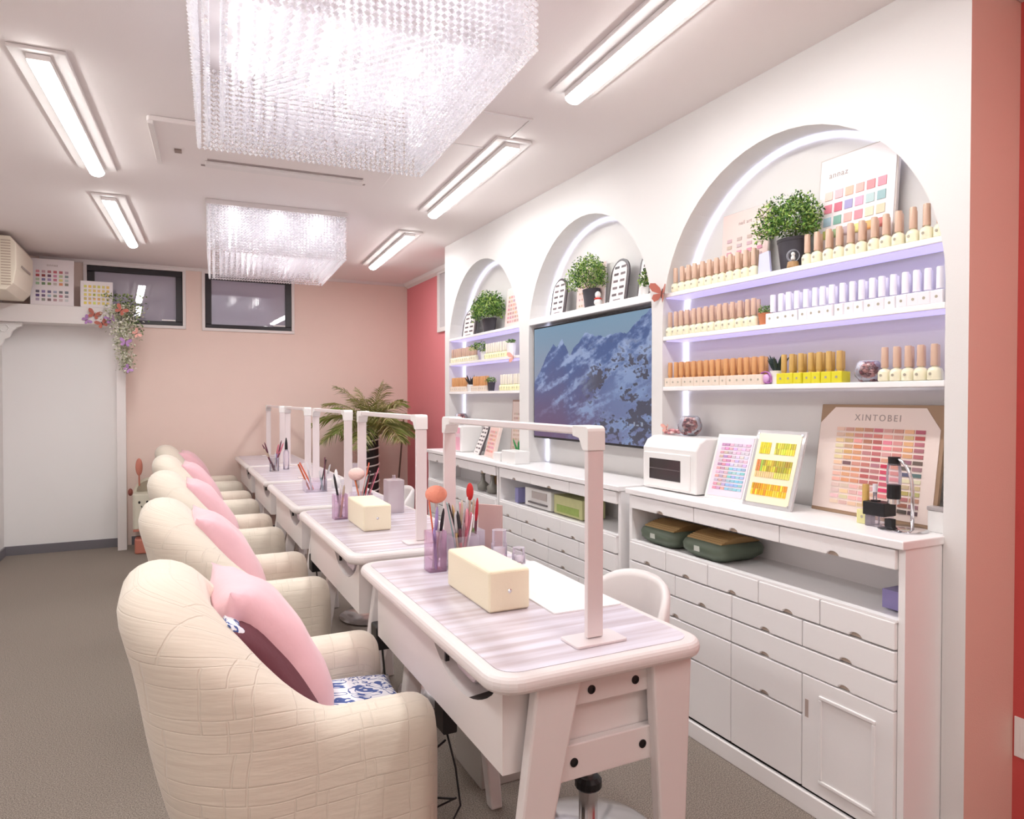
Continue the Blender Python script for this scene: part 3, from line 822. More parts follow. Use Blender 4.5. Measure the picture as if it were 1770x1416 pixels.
def bottle_row(proto, used, ys, x, z, label, group, jit=.0025, first_seed=1, backs=True, xb=.036):
    rd = random.Random(first_seed); lab0 = label
    for r in range(2 if backs else 1):
        for i, y in enumerate(ys):
            if r == 1:
                if i == len(ys) - 1: continue
                y = y + (ys[1] - ys[0]) * .5
            loc = (x + r * xb + rd.uniform(-.002, .002), y + rd.uniform(-jit, jit), z + .0003)
            label = lab0 % (ORD[i] + ' from left, ' + ('front' if r == 0 else 'back') + ' row')
            if not used: used.append(1); o = proto; o.location = loc; o['label'] = label; o['group'] = group
            else: o = dup(proto, loc=loc, label=label, group=group)
            o.rotation_euler = (0, 0, rd.uniform(-.12, .12))
def span(a, b, step):
    n = max(1, round(abs(b - a) / step)); return [a + (b - a) * i / n for i in range(n + 1)]
XB = XF + .024
# ---- nearest niche bottles
p_tan = bottle('nail_polish_bottle', M_bcream, M_ctan); u = []
bottle_row(p_tan, u, span(2.375, 1.93, .040), XB, SH[0], 'cream polish bottle, %s left of the nearest niche\'s top plant', 'cream polish bottles left of the top shelf plant', first_seed=1)
bottle_row(p_tan, u, span(1.685, 1.225, .0418), XB, SH[0], 'cream polish bottle, %s right of the nearest niche\'s top plant', 'cream polish bottles right of the top shelf plant', first_seed=2)
bottle_row(p_tan, u, span(2.412, 1.925, .0375), XB, SH[1], 'cream polish bottle, %s left of the terracotta pot', 'cream polish bottles on the middle shelf', first_seed=3)
bottle_row(p_tan, u, span(1.395, 1.240, .037), XB, SH[2], 'cream polish bottle, %s right of the lowest shelf\'s petal bowl', 'cream polish bottles right of the shell bowl', first_seed=4)
p_wh = bottle('nail_polish_bottle', M_bwhite, M_cwhite, True)
bottle_row(p_wh, [], span(1.835, 1.222, .037), XB, SH[1], 'white polish bottle, %s right of the terracotta pot', 'white polish bottles on the middle shelf', first_seed=5)
p_or = bottle('nail_polish_bottle', M_bpale, M_cora, True, M_cora)
bottle_row(p_or, [], span(2.412, 1.885, .0375), XB, SH[2], 'amber capped polish bottle, %s on the nearest niche\'s lowest shelf', 'amber capped polish bottles on the lowest shelf', first_seed=6)
p_ye = bottle('nail_polish_bottle', M_byel, M_cyel, True, M_cyel)
bottle_row(p_ye, [], span(1.785, 1.555, .0375), XB, SH[2], 'bright yellow polish bottle, %s on the nearest niche\'s lowest shelf', 'yellow polish bottles', first_seed=7)
# ---- farthest niche bottles
bottle_row(p_tan, u, span(5.005, 4.56, .0405), XB, SH[1], 'cream polish bottle, %s on the farthest niche\'s middle shelf', 'cream polish bottles in the farthest niche', first_seed=8, backs=False)
p_ly = bottle('nail_polish_bottle', mat('polish_lemon', (240, 236, 190), .25), mat('cap_pale', (240, 232, 214), .3))
bottle_row(p_ly, [], span(4.37, 4.06, .040), XB, SH[1], 'pale capped polish bottle, %s on the farthest niche\'s middle shelf', 'pale polish bottles in the farthest niche', first_seed=9, backs=False)
bottle_row(p_or, u, span(5.005, 4.74, .038), XB, SH[2], 'amber capped bottle, %s left of the farthest niche\'s white aloe pot', 'amber capped polish bottles in the farthest niche', first_seed=10, backs=False)
bottle_row(p_or, u, span(4.59, 4.36, .038), XB, SH[2], 'amber capped bottle, %s between the farthest niche\'s two small plants', 'amber capped polish bottles between the small plants', first_seed=11, backs=False)
bottle_row(p_ly, u, span(4.13, 3.87, .037), XB, SH[2], 'pale capped polish bottle, %s on the farthest niche\'s lowest shelf', 'pale polish bottles on the lowest shelf of the farthest niche', first_seed=12, backs=False)

# ---- plants in the niches
potted('potted_bush', 'bushy green plant in a charcoal pot on the top shelf of the nearest niche', (XF + .066, 1.782, SH[0]), .064, .115, .135, .10, 2600, 1, flat=.72)
potted('potted_bush', 'bushy green plant in a charcoal pot on the shelf above the television', (XF + .066, 3.113, 1.778), .063, .105, .16, .115, 2400, 2, flat=.62)
potted('potted_bush', 'bushy green plant in a charcoal pot on the top shelf of the farthest niche', (XF + .066, 4.42, SH[0]), .085, .10, .22, .12, 2400, 3, leaf=.018, flat=.5)
potted('small_succulent', 'small dark green plant in a terracotta pot among the bottles of the middle shelf', (XF + .032, 1.882, SH[1]), .025, .045, .030, .02, 160, 4, potm=M_terra, leaf=.009)
def aloe(label, loc, potr, poth, n, L_, col, potm, seed):
    t = thing('small_aloe', label, 'plant', loc)
    MB().lathe([(potr * .8, 0), (potr, poth), (potr * .85, poth), (0, poth * .9)], (0, 0, 0), 14).build('pot', potm, t, smooth=True, sharp=40)
    rd = random.Random(seed); mb = MB()
    for i in range(n):
        a = i * 2.4; sp = .25 + .5 * i / n; l = L_ * rd.uniform(.75, 1.05)
        pts = [(potr * .3 * math.cos(a), potr * .3 * math.sin(a), poth)]
        for k in (.35, .7, 1): pts.append((sp * l * k * math.cos(a) + pts[0][0], sp * l * k * math.sin(a) + pts[0][1], poth + l * (k - .25 * sp * k * k)))
        mb.tube(pts, [.006, .0065, .004, .0006], 5, 0, col)
    mb.build('leaves', M_leaf, t); return t
aloe('small spiky dark aloe in a white pot left of the yellow bottles', (XF + .045, 1.835, SH[2]), .026, .05, 13, .062, (46, 62, 58), M_white, 1)
aloe('small dark plant in a white pot on the lowest shelf of the farthest niche', (XF + .03, 4.665, SH[2]), .03, .05, 12, .075, (50, 48, 48), M_white, 2)
potted('small_succulent', 'small green plant in a dark pot on the farthest niche\'s lowest shelf', (XF + .03, 4.31, SH[2]), .028, .06, .04, .025, 160, 5, leaf=.012)
potted('small_succulent', 'grey green plant in a white pot on the farthest niche\'s middle shelf', (XF + .04, 4.465, SH[1]), .035, .06, .075, .045, 260, 6, potm=M_white, leaf=.016, flat=.5)
potted('small_succulent', 'tiny dark plant in a tall white pot near the farthest niche\'s right end', (XF + .03, 4.0, SH[1]), .035, .085, .03, .02, 120, 7, potm=M_white, leaf=.012)

# ---- bowls of shells
def shell_bowl(label, loc, r, seed, group=None):
    t = thing('shell_bowl', label, 'bowl', loc, 0, group)
    MB().lathe([(.0, 0), (r * .55, 0), (r * .95, r * .5), (r, r * .85), (r * .8, r * 1.45), (r * .62, r * 1.6), (r * .60, r * 1.58), (r * .76, r * 1.42), (r * .94, r * .85), (r * .88, r * .52), (r * .5, r * .06), (0, r * .06)], (0, 0, 0), 24).build('glass_bowl', M_glass, t, smooth=True)
    rd = random.Random(seed); mb = MB()
    cols = [(214, 130, 132), (244, 200, 196), (150, 84, 92), (120, 70, 76), (226, 160, 150), (250, 226, 220), (176, 120, 122)]
    for i in range(170):
        a = rd.uniform(0, 6.28); k = rd.uniform(.3, 1) ** .5; z = rd.uniform(.12, 1.4)
        rr = r * .80 * math.sqrt(max(.05, 1 - ((z - .75) / .85) ** 2)) * k
        mb.ell((rr * math.cos(a), rr * math.sin(a), z * r), (r * rd.uniform(.13, .27), r * rd.uniform(.12, .22), r * rd.uniform(.09, .18)), 6, 4, 0, rd.choice(cols))
    o = mb.build('dried_petals', vcol('petal', .35), t); o['kind'] = 'stuff'
    return t
shell_bowl('glass bowl of pink dried petals between the yellow and cream bottles', (XF + .05, 1.468, SH[2]), .043, 1)
shell_bowl('glass bowl of pink dried petals standing on the white sterilizer', (2.005, 2.305, 1.142), .052, 2)
shell_bowl('glass bowl of pink dried petals at the far left of the farthest niche', (2.03, 4.95, 1.098), .055, 3)

# ---- small ornaments
t = thing('snow_globe', 'small glass globe with a white figure on a wooden base beside the top shelf plant', 'ornament', (XF + .022, 1.745, SH[0]))
MB().lathe([(.019, 0), (.021, .004), (.018, .022), (0, .022)], (0, 0, 0), 16).build('base', mat('oak', (178, 140, 96), .5), t)
MB().ell((0, 0, .044), (.023, .023, .023), 16, 10).build('globe', M_glass, t, smooth=True)
MB().ell((0, 0, .034), (.008, .008, .012), 8, 6).ell((0, 0, .05), (.0075, .0075, .0075), 8, 6).build('figure', M_white, t, smooth=True)
o = MB().prism([(-.03, 0), (.03, 0), (.024, .075), (-.022, .08)], 'x', 0, .008).build('mirror_stand', mat('pale_blue_acrylic', (206, 208, 244), .2), None, loc=(XF + .012, 1.868, SH[0]))
tag(o, 'small pale blue acrylic stand left of the top shelf plant pot', 'stand')
t = thing('heart_trinket', 'small purple wire trinket in front of the aloe on the lowest shelf', 'ornament', (XF + .02, 1.862, SH[2]))
mb = MB(); rd = random.Random(4)
for i in range(9):
    a = i * .7; mb.tube([(.01 * math.cos(a + b) * .5, .026 * math.cos(b), .026 + .022 * math.sin(b + a * .1)) for b in [k * .7 for k in range(10)]], .0018, 5)
mb.xf(Matrix.Rotation(.0, 4, 'Z')); mb.build('wire', mat('purple_metal', (186, 120, 190), .3, .4), t)
MB().ell((0, 0, .022), (.010, .018, .016), 10, 8).build('bead', mat('lilac_bead', (224, 176, 226), .3), t, smooth=True)
t = thing('figurine', 'small white figurine with a red ribbon right of the television shelf plant', 'ornament', (XF + .03, 2.995, 1.778))
MB().ell((0, 0, .02), (.02, .024, .02), 12, 8).build('body', M_white, t, smooth=True)
MB().ell((0, 0, .057), (.015, .017, .020), 12, 8).build('head', M_white, t, smooth=True)
MB().lathe([(.017, .034), (.021, .038), (.017, .042)], (0, 0, 0), 14).build('ribbon', mat('red_ribbon', (214, 70, 62), .5), t)
potted('small_succulent', 'light green sprig in a small white pot in front of the right arch chart', (XF + .03, 2.605, 1.778), .022, .04, .03, .055, 130, 9, potm=M_white, leaf=.016)

# ---- arch shaped charts
def arch_chart(label, loc, w, h, rows, rz=0.0, lean=8):
    t = thing('arch_chart', label, 'colour chart', loc, rz, 'black arch shaped nail charts')
    def ol(w_, h_, dz=0):
        r = w_ / 2; return [(-r, dz), (r, dz)] + [(r * math.cos(math.pi * i / 14), h_ - r + r * math.sin(math.pi * i / 14)) for i in range(15)]
    M = Matrix.Rotation(R(lean), 4, 'Y')
    MB().prism(ol(w, h), 'x', 0, .008).xf(M).build('frame', mat('chart_black', (78, 70, 74), .4), t)
    mb = MB().prism(ol(w * .78, h * .94, .0), 'x', -.003, .0); rd = random.Random(int(h * 1000))
    for r_ in range(rows):
        for c_ in range(2):
            y = (-.2 + .36 * c_) * w - .02 * w; z = h * (.16 + .62 * r_ / (rows - 1))
            mb.box(-.0052, y - .075 * w * 1.3, z, -.003, y + .10 * w * 1.3, z + h * .05, 1, rd.choice([(92, 78, 82), (74, 66, 72), (120, 104, 108)]))
    for i in range(8): mb.box(-.0045, (-.2 + i * .05) * w, h * .055, -.003, (-.2 + i * .05 + .03) * w, h * .055 + .006, 1, (150, 140, 145))
    mb.xf(M).build('board', [mat('chart_board', (246, 238, 236), .4), M_vc], t)
    return t
arch_chart('leftmost black arch shaped chart on the shelf above the television', (XF + .04, 3.435, 1.7785), .165, .215, 5)
arch_chart('tall black arch shaped chart right of the plant above the television', (XF + .045, 2.852, 1.7785), .155, .225, 5)
arch_chart('rightmost black arch shaped chart above the television, cut by the niche edge', (XF + .045, 2.610, 1.7785), .16, .235, 5)
arch_chart('black arch shaped chart left of the plant on the top shelf of the farthest niche', (XF + .05, 4.77, SH[0] + .0005), .25, .215, 5)
arch_chart('black arch shaped chart leaning beside the pink box on the far cabinet', (1.93, 4.43, .9115), .22, .235, 6, rz=R(-12), lean=22)

# ================================================================ TELEVISION
t = thing('television', 'wall mounted television showing a blue grey snowy mountain range', 'television', (2.0, 3.105, 1.064))
TW, TH = 1.160, .660
MB().box(-.012, -TW / 2, 0, .035, TW / 2, TH).build('bezel', M_black, t, bevel=.003)
MB().box(.035, -.2, .15, .092, .2, .5).build('wall_mount', M_black, t)
def fbm(x, y, o=5, s=0.0):
    v = 0; a = .5
    for i in range(o): v += a * noise.noise(Vector((x, y, s + i * 7.1))); x *= 2.03; y *= 2.03; a *= .52
    return v
ridge = [(0, .50), (.05, .58), (.12, .72), (.20, .84), (.235, .80), (.29, .88), (.36, .72), (.42, .80), (.50, .90), (.58, .86), (.66, .84), (.74, .86), (.82, .85), (.88, .90), (.95, .97), (1, 1.05)]
def ry(u):
    for (a, b), (c, d) in zip(ridge, ridge[1:]):
        if u <= c: return lerp(b, d, (u - a) / (c - a))
    return 1
NX, NY = 330, 188
mb = MB(); vs = []
for j in range(NY + 1):
    for i in range(NX + 1): vs.append((-.0128, TW / 2 - .008 - (TW - .016) * i / NX, .012 + (TH - .020) * j / NY))
mb.v = vs
def mix3(a, b, t): t = max(0, min(1, t)); return tuple(lerp(x, y, t) for x, y in zip(a, b))
for j in range(NY):
    for i in range(NX):
        u = (i + .5) / NX; v = (j + .5) / NY
        rr = ry(u) + .05 * fbm(u * 14, 0, 4, 3)
        if v > rr: c = mix3((128, 134, 152), (112, 140, 162), (v - .5) * 2)
        else:
            dpt = rr - v
            p, q = u * .8 + v * .6, v * .8 - u * .6
            n1 = fbm(p * 4.5, q * 13, 6, 1); n2 = fbm(u * 30, v * 30, 4, 5); n3 = fbm(u * 5, v * 5, 4, 12)
            rock = mix3((70, 88, 132), (92, 76, 106), dpt * 1.5 - .1 - u * .3)
            snow = mix3((140, 156, 190), (112, 128, 164), dpt)
            k = n1 * 3.2 + n2 * 1.3 + .32 + (u - .5) * .9 - max(0, .5 - u - v * .3) * .9
            c = mix3(rock, snow, k)
            lo = sstep((u - .45) * 3.2) * sstep((.72 - v) * 2.6 + .1)
            c = mix3(c, (108, 128, 166), lo * .55)
            dk = sstep(((n3 * 1.5 + n2 * 1.1 + n1 * .5) - .10) * 6) * sstep((u - .38) * 4) * sstep((.85 - v) * 4)
            c = mix3(c, (60, 58, 70), dk * .85)
            c = mix3(c, (92, 72, 102), sstep((.60 - u * .8 - v) * 2.6) * .75)
        a = j * (NX + 1) + i
        mb.f.append((a, a + 1, a + NX + 2, a + NX + 1)); mb.m.append(0); mb.c.append(tuple(max(0, min(255, q)) for q in c))
mb.build('screen', vcol('tv_picture', .25, emit=.82), t)
mb = MB()
for i, (y, w) in enumerate(((-.40, .018), (-.43, .012), (-.455, .02), (-.49, .014))): mb.box(-.0134, y - w / 2, .105, -.0130, y + w / 2, .112 + .012 * (i % 2))
mb.build('screen_clock', emis('tv_text', (.4, .45, .6), .45, (0, 0, 0)), t)

# ================================================================ CHARTS
TEXTM = mat('text_grey', (176, 160, 156), .5)
def board_chart(label, loc, w, h, th, lean, frame, face, cols, rows, pal, margin, cell, title=None, rz=0.0, seed=1, ts=.03, frame_w=.012, shape=None, ax='x'):
    """flat swatch board standing on its lower edge, facing -x, leaning back; y to the right is minus"""
    t = thing('swatch_board', label, 'colour chart', loc, rz)
    M = Matrix.Rotation(R(lean), 4, 'Y')
    MB().box(0, -w / 2, 0, th, w / 2, h).xf(M).build('frame', frame, t, bevel=.002)
    o = shape or [(-w / 2 + frame_w, frame_w), (w / 2 - frame_w, frame_w), (w / 2 - frame_w, h - frame_w), (-w / 2 + frame_w, h - frame_w)]
    mb = MB().prism(o, 'x', -.002, .0); rd = random.Random(seed)
    ml, mr, mb_, mt = margin
    for r_ in range(rows):
        for c_ in range(cols):
            y = w / 2 - ml - (w - ml - mr) * (c_ + .5) / cols; z = mb_ + (h - mb_ - mt) * (rows - r_ - .5) / rows
            cw = (w - ml - mr) / cols * cell[0] / 2; chh = (h - mb_ - mt) / rows * cell[1] / 2
            col = pal(r_, c_, rd)
            if col is None: continue
            mb.box(-.0042, y - cw, z - chh, -.002, y + cw, z + chh, 1, col)
    mb.xf(M).build('board', [face, M_vcr], t)
    if title:
        o = text_mesh(title[0], ts, 'title', TEXTM, t, M @ Vector((-.0022, title[1], title[2])), (0, 0, 0), xs=title[3] if len(title) > 3 else 1)
        o.rotation_euler = (M @ Matrix(((0, 0, -1, 0), (-1, 0, 0, 0), (0, 1, 0, 0), (0, 0, 0, 1)))).to_euler()
    return t
M_bd = mat('board_white', (244, 236, 238), .3)
M_bdp = mat('board_blush', (242, 224, 216), .4)
M_acf = glassy('clear_frame', (244, 240, 242), .45)
M_brown = mat('kraft_corner', (168, 138, 112), .6)
def vary(c, rd, a=14): return tuple(max(0, min(255, q + rd.uniform(-a, a))) for q in c)
nude = [[(226, 204, 186), (226, 196, 176), (190, 120, 128), (232, 206, 190), (226, 160, 120), (222, 170, 120), (222, 128, 130)],
        [(224, 190, 176), (212, 150, 140), (150, 78, 86), (206, 140, 134), (206, 120, 124), (226, 180, 120), (196, 96, 100)]]
def pal_big(r, c, rd):
    base = [(238, 206, 180), (216, 164, 120), (214, 140, 116), (186, 110, 104), (178, 88, 98), (220, 140, 140), (214, 130, 128), (222, 168, 110), (170, 80, 90)]
    b = base[c]
    if c in (7, 8) and r > 4: b = [(110, 84, 80), (112, 104, 100), (60, 92, 112), (230, 226, 210), (200, 190, 120), (170, 166, 70), (178, 120, 110), (150, 100, 100)][(r - 5) % 8]
    if c == 5 and 5 < r < 11: b = (206, 62, 84)
    if r > 9 and c < 5: b = mix3(b, (244, 222, 206), .6)
    if r == 6 and c == 1: b = (104, 84, 80)
    return vary(mix3(b, (236, 200, 190), rd.uniform(0, .35)), rd, 14)
w_, h_ = .455, .372
shp = [(-w_ / 2 + .012, .012), (w_ / 2 - .004, .012), (w_ / 2 - .004, h_ - .065), (w_ / 2 - .06, h_ - .01), (-w_ / 2 + .062, h_ - .01), (-w_ / 2 + .012, h_ - .075)]
board_chart('large nude swatch board with cut corners, rightmost on the nearest counter', (2.021, 1.475, .9115), w_, h_, .012, 8, M_brown, M_bdp, 9, 14, pal_big, (.075, .055, .03, .075), (.86, .62), ('XINTOBEI', 0.0, .318, 1.35), seed=3, ts=.030, shape=shp, rz=R(-3))
def pal_p(r, c, rd):
    if c < 3: return vary((206, 160, 186), rd, 26)
    return vary((150, 190, 216) if r > 5 else (214, 190, 214), rd, 16)
board_chart('white framed board with a lilac print, leaning behind the yellow one', (1.905, 2.000, .9115), .185, .262, .008, 20, M_white, mat('board_lilac', (236, 222, 234), .2), 7, 12, pal_p, (.03, .02, .035, .035), (.9, .62), seed=4, rz=R(8))
def pal_y(r, c, rd):
    if r in (0, 3, 7, 10): return None
    if r in (1, 2): return None if c in (5, 6) else vary((234, 214, 40) if c < 5 else rd.choice([(206, 190, 60), (232, 224, 70)]), rd, 12)
    if r in (4, 5): return vary((222, 140, 80) if c < 2 else rd.choice([(196, 176, 50), (226, 210, 60), (180, 160, 50)]) if c > 2 else (170, 206, 80), rd, 12)
    if r == 6: return vary((238, 204, 150) if c < 9 else (226, 216, 110), rd, 6)
    return vary(rd.choice([(240, 190, 40), (226, 160, 40), (244, 214, 70)]), rd, 12)
t = board_chart('clear framed board of bright yellow swatches in front of the lilac board', (1.895, 1.782, .9115), .215, .285, .010, 17, M_acf, mat('board_warm', (246, 236, 206), .2), 16, 11, pal_y, (.03, .03, .02, .025), (.84, .96), seed=5, rz=R(2), frame_w=.014)
for y in (-.095, .095):
    for z in (.014, .27):
        MB().lathe([(.004, 0), (.004, .002)], (0, 0, 0), 8).xf(Matrix.Rotation(R(17), 4, 'Y') @ Matrix.Translation((-.003, y, z)) @ Matrix.Rotation(R(-90), 4, 'Y')).build('screw', M_chrome, t)
def pal_top(r, c, rd):
    P_ = [[(240, 190, 180), (236, 178, 172), (232, 160, 134), (230, 154, 130), (214, 100, 104), (226, 110, 124)],
          [(222, 120, 130), (204, 76, 112), (150, 130, 190), (232, 160, 190), (160, 200, 186), (120, 176, 170)],
          [(170, 196, 216), (110, 170, 150), (240, 160, 170), (224, 120, 140), (222, 222, 170), (214, 210, 160)],
          [(190, 200, 90), (150, 180, 110), (180, 170, 160), (238, 226, 110), (240, 180, 90), (206, 110, 84)],
          [(240, 236, 236)] * 6, [(206, 206, 236), (214, 196, 230), (190, 206, 236), (210, 180, 226), (226, 200, 226), (214, 206, 236)]]
    return vary(mix3(P_[r][c], (240, 226, 230), .22), rd, 8) if r != 4 else None
board_chart('large white swatch board at the right of the nearest niche\'s top shelf', (XF + .075, 1.553, SH[0] + .001), .295, .375, .012, 5, mat('board_edge', (206, 196, 190), .5), M_bd, 6, 6, pal_top, (.025, .03, -.01, .115), (.74, .66), ('annaz', .07, .30, 1.1), seed=6, ts=.03, frame_w=.006)
def pal_fl(r, c, rd): return vary((206, 178, 176) if r != 2 else (222, 160, 176), rd, 10) if (c % 2 == 0) else None
board_chart('blush pink swatch board behind the bottles left of the top shelf plant', (XF + .09, 2.05, SH[0] + .001), .25, .292, .008, 3, mat('board_edge', (206, 196, 190), .5), mat('board_pale_pink', (240, 216, 210), .5), 7, 5, pal_fl, (.03, .03, .06, .10), (.9, .5), ('nail art', .0, .235, 1.1), seed=7, ts=.022, frame_w=.003)
def pal_ro(r, c, rd): return vary((214, 170, 162), rd, 20)
board_chart('pale pink swatch board right of the plant on the top shelf of the farthest niche', (XF + .055, 4.035, SH[0] + .001), .235, .27, .008, 5, M_bd, mat('board_pale_pink', (240, 216, 210), .5), 5, 7, pal_ro, (.03, .03, .03, .05), (.6, .55), seed=8, frame_w=.004)
board_chart('pale pink floral board behind the plant above the television', (XF + .10, 3.18, 1.7785), .28, .25, .006, 3, M_bd, mat('board_pale_pink', (240, 216, 210), .5), 9, 5, pal_ro, (.02, .02, .02, .06), (.3, .3), seed=9, frame_w=.003)
board_chart('small framed chart at the right of the farthest niche above its counter', (2.06, 4.03, .9115), .25, .38, .012, 3, mat('board_edge_tan', (196, 164, 150), .5), M_bdp, 6, 9, lambda r, c, rd: vary((220, 196, 180), rd, 10), (.03, .03, .05, .08), (.7, .5), seed=10)
board_chart('pink box chart with tiny print right of the far cabinet\'s arch chart', (1.885, 4.13, .9115), .23, .215, .02, 14, M_bdp, mat('board_rose', (240, 206, 198), .5), 6, 6, lambda r, c, rd: vary((226, 170, 162), rd, 20), (.03, .03, .03, .03), (.7, .5), seed=11, rz=R(-10))
# boards on the white beam, facing the room (-y)
def beam_board(label, x, w, h, pal, cols, rows, margin, seed, title=None):
    t = board_chart(label, (x, 6.735, 2.061), w, h, .010, 5, M_bd, M_bd, cols, rows, pal, margin, (.62, .62), title, rz=R(90), seed=seed, frame_w=.004, ts=.03)
    return t
def pal_b1(r, c, rd):
    P_ = [[(226, 150, 160), (214, 176, 180), (190, 120, 130), (206, 110, 120), (196, 110, 120), (190, 176, 180)], [(196, 80, 90), (150, 70, 80), (120, 80, 110), (220, 140, 170), (200, 206, 170), (150, 160, 166)],
          [(190, 206, 180), (130, 130, 170), (170, 150, 190), (216, 130, 150), (220, 214, 140), (200, 206, 206)], [(170, 200, 160), (120, 140, 110), (150, 156, 110), (206, 200, 190), (230, 150, 120), (150, 150, 130)], None,
          [(110, 100, 120), (150, 136, 180), (130, 120, 150), (170, 176, 190), (140, 130, 140), (130, 130, 140)], [(110, 84, 130), (130, 110, 140), (180, 190, 196), (150, 156, 150), (196, 130, 140), (160, 156, 160)], [(190, 170, 196), (150, 150, 150), (140, 110, 120), (190, 156, 160), (214, 196, 196), (220, 214, 214)]]
    return vary(P_[r][c], rd, 6) if P_[r] else None
beam_board('larger swatch board standing on the white beam beside the wall air conditioner', -.845, .30, .385, pal_b1, 6, 8, (.03, .03, .03, .09), 12, ('onnaz', .0, .325, 1.1))
beam_board('smaller swatch board with yellow samples on the white beam', -.532, .235, .225, lambda r, c, rd: vary((230, 212, 110) if r % 2 == 0 else (224, 200, 130), rd, 16), 6, 5, (.02, .02, .02, .03), 13)

# ================================================================ COUNTER ITEMS
CT = .9112
t = thing('sterilizer_cabinet', 'white box sterilizer with a dark window at the left end of the nearest counter', 'sterilizer', (1.868, 2.112, CT))
mb = MB(); pr = [(0, 0.004), (.20, 0.004), (.20, .215), (.19, .228), (.055, .228), (.022, .212), (.0, .178)]
mb.prism([(a, b) for a, b in pr], 'y', 0, .34).build('body', M_white, t, bevel=.008, seg=3)
d = MB().box(-.006, .03, .014, .0005, .325, .160).build('door', M_white, t, bevel=.004)
MB().box(-.0075, .085, .046, -.005, .285, .134).build('window', mat('tinted_glass', (58, 50, 50), .08), d, bevel=.001)
MB().box(-.0085, .087, .090, -.0074, .283, .094).build('shelf_line', mat('tray_grey', (120, 112, 112), .3, .5), d)
mb = MB()
for i in range(7): mb.box(0, .13 + i * .010, 0, .0008, .136 + i * .010, .006 + .003 * (i % 3 == 0))
mb.xf(Matrix.Translation((.012, 0, .192)) @ Matrix.Rotation(R(30), 4, 'Y')).build('marking', mat('marking_grey', (170, 168, 172), .5), t)
for z in (.05, .19): MB().lathe([(.005, 0), (.005, .002)], (0, 0, 0), 8).xf(Matrix.Translation((.12, -.0005, z)) @ Matrix.Rotation(R(90), 4, 'X')).build('screw', M_chrome, t)
o = MB().prism([(-.006, .0), (.05, 0), (.05, .03), (0, .03)], 'x', 0, .012)
t = thing('pink_flowers', 'small pile of pink flowers on the sterilizer, left of the petal bowl', 'flowers', (2.0, 2.41, CT + .228))
rd = random.Random(5); mb = MB()
for i in range(26):
    c = (rd.uniform(-.03, .03), rd.uniform(-.05, .05), rd.uniform(.008, .022))
    mb.ell(c, (.010, .010, .006), 6, 4, 0, rd.choice([(236, 176, 180), (246, 214, 212), (222, 150, 156)]))
mb.build('petals', vcol('petal', .35), t)['kind'] = 'stuff'

t = thing('desk_microscope', 'chrome stand microscope with black parts at the right end of the nearest counter', 'microscope', (1.938, 1.298, CT))
MB().lathe([(.066, 0), (.068, .003), (.06, .008), (.0, .010)], (0, 0, 0), 32).build('base', M_chrome, t, smooth=True, sharp=40)
MB().tube([(-.01, -.035, .008), (-.01, -.035, .12)] + [(-.01, -.035 + .052 * (1 - math.cos(a)), .12 + .09 * math.sin(a)) for a in (.3, .6, .9, 1.2, 1.5)], .005, 10).build('gooseneck', M_chrome, t, smooth=True)
MB().lathe([(.018, .09), (.019, .095), (.019, .13), (.017, .133)], (-.005, .026, 0), 18).build('lens_barrel', M_black, t)
MB().lathe([(.014, .075), (.014, .09), (.017, .09), (.017, .075)], (-.005, .026, 0), 18).build('lens_tip', M_chrome, t)
MB().lathe([(.020, .133), (.021, .16), (.018, .195), (.016, .195)], (-.005, .026, 0), 18).build('clear_barrel', M_clear, t)
MB().lathe([(.016, .19), (.0165, .215), (0, .216)], (-.005, .026, 0), 18).build('eyepiece', M_black, t)
t = thing('black_light_box', 'black box on a clear pedestal beside the chrome microscope', 'lamp', (1.935, 1.372, CT))
MB().box(-.026, -.030, .0, .026, .030, .034).build('pedestal', M_clear, t, bevel=.003)
MB().box(-.028, -.036, .034, .028, .036, .075).build('housing', M_black, t, bevel=.002)
MB().box(-.022, -.055, .004, -.002, -.033, .03).build('switch_block', M_black, t)
MB().box(-.012, .0, .0751, .006, .02, .079).build('knob', M_black, t)
t = dup(p_ye, loc=(1.945, 1.425, CT), label='pale yellow bottle with gold dropper on the nearest counter, left of the microscope')
t.name = 'dropper_bottle'; t['category'] = 'bottle'
if 'group' in t: del t['group']
for ch in t.children:
    if ch.name.startswith('body'): ch.data = ch.data.copy(); ch.data.materials[0] = mat('bottle_straw', (228, 222, 160), .2)
t.scale = (1, 1, 1.15)
for ly, ll_ in ((1.398, 'slim clear bottle right of the pale yellow dropper bottle'),):
    t = thing('clear_bottle', ll_, 'bottle', (1.96, 1.392, CT))
    MB().lathe([(.013, 0), (.014, .003), (.014, .05), (.006, .062), (.006, .1)], (-.01, .005, 0), 14).build('body', M_clear, t, smooth=True)
    MB().lathe([(.007, .1), (.007, .125)], (-.01, .005, 0), 12).build('cap', M_cwhite, t)
t = thing('white_card_box', 'small white box with grey lid at the far right end of the nearest counter', 'box', (1.99, 1.232, CT))
MB().box(-.003, -.03, 0, .024, .024, .062).build('body', M_white, t, bevel=.002)
MB().box(-.005, -.032, .0625, .026, .026, .074).build('lid', mat('lid_grey', (186, 178, 178), .4), t, bevel=.002)

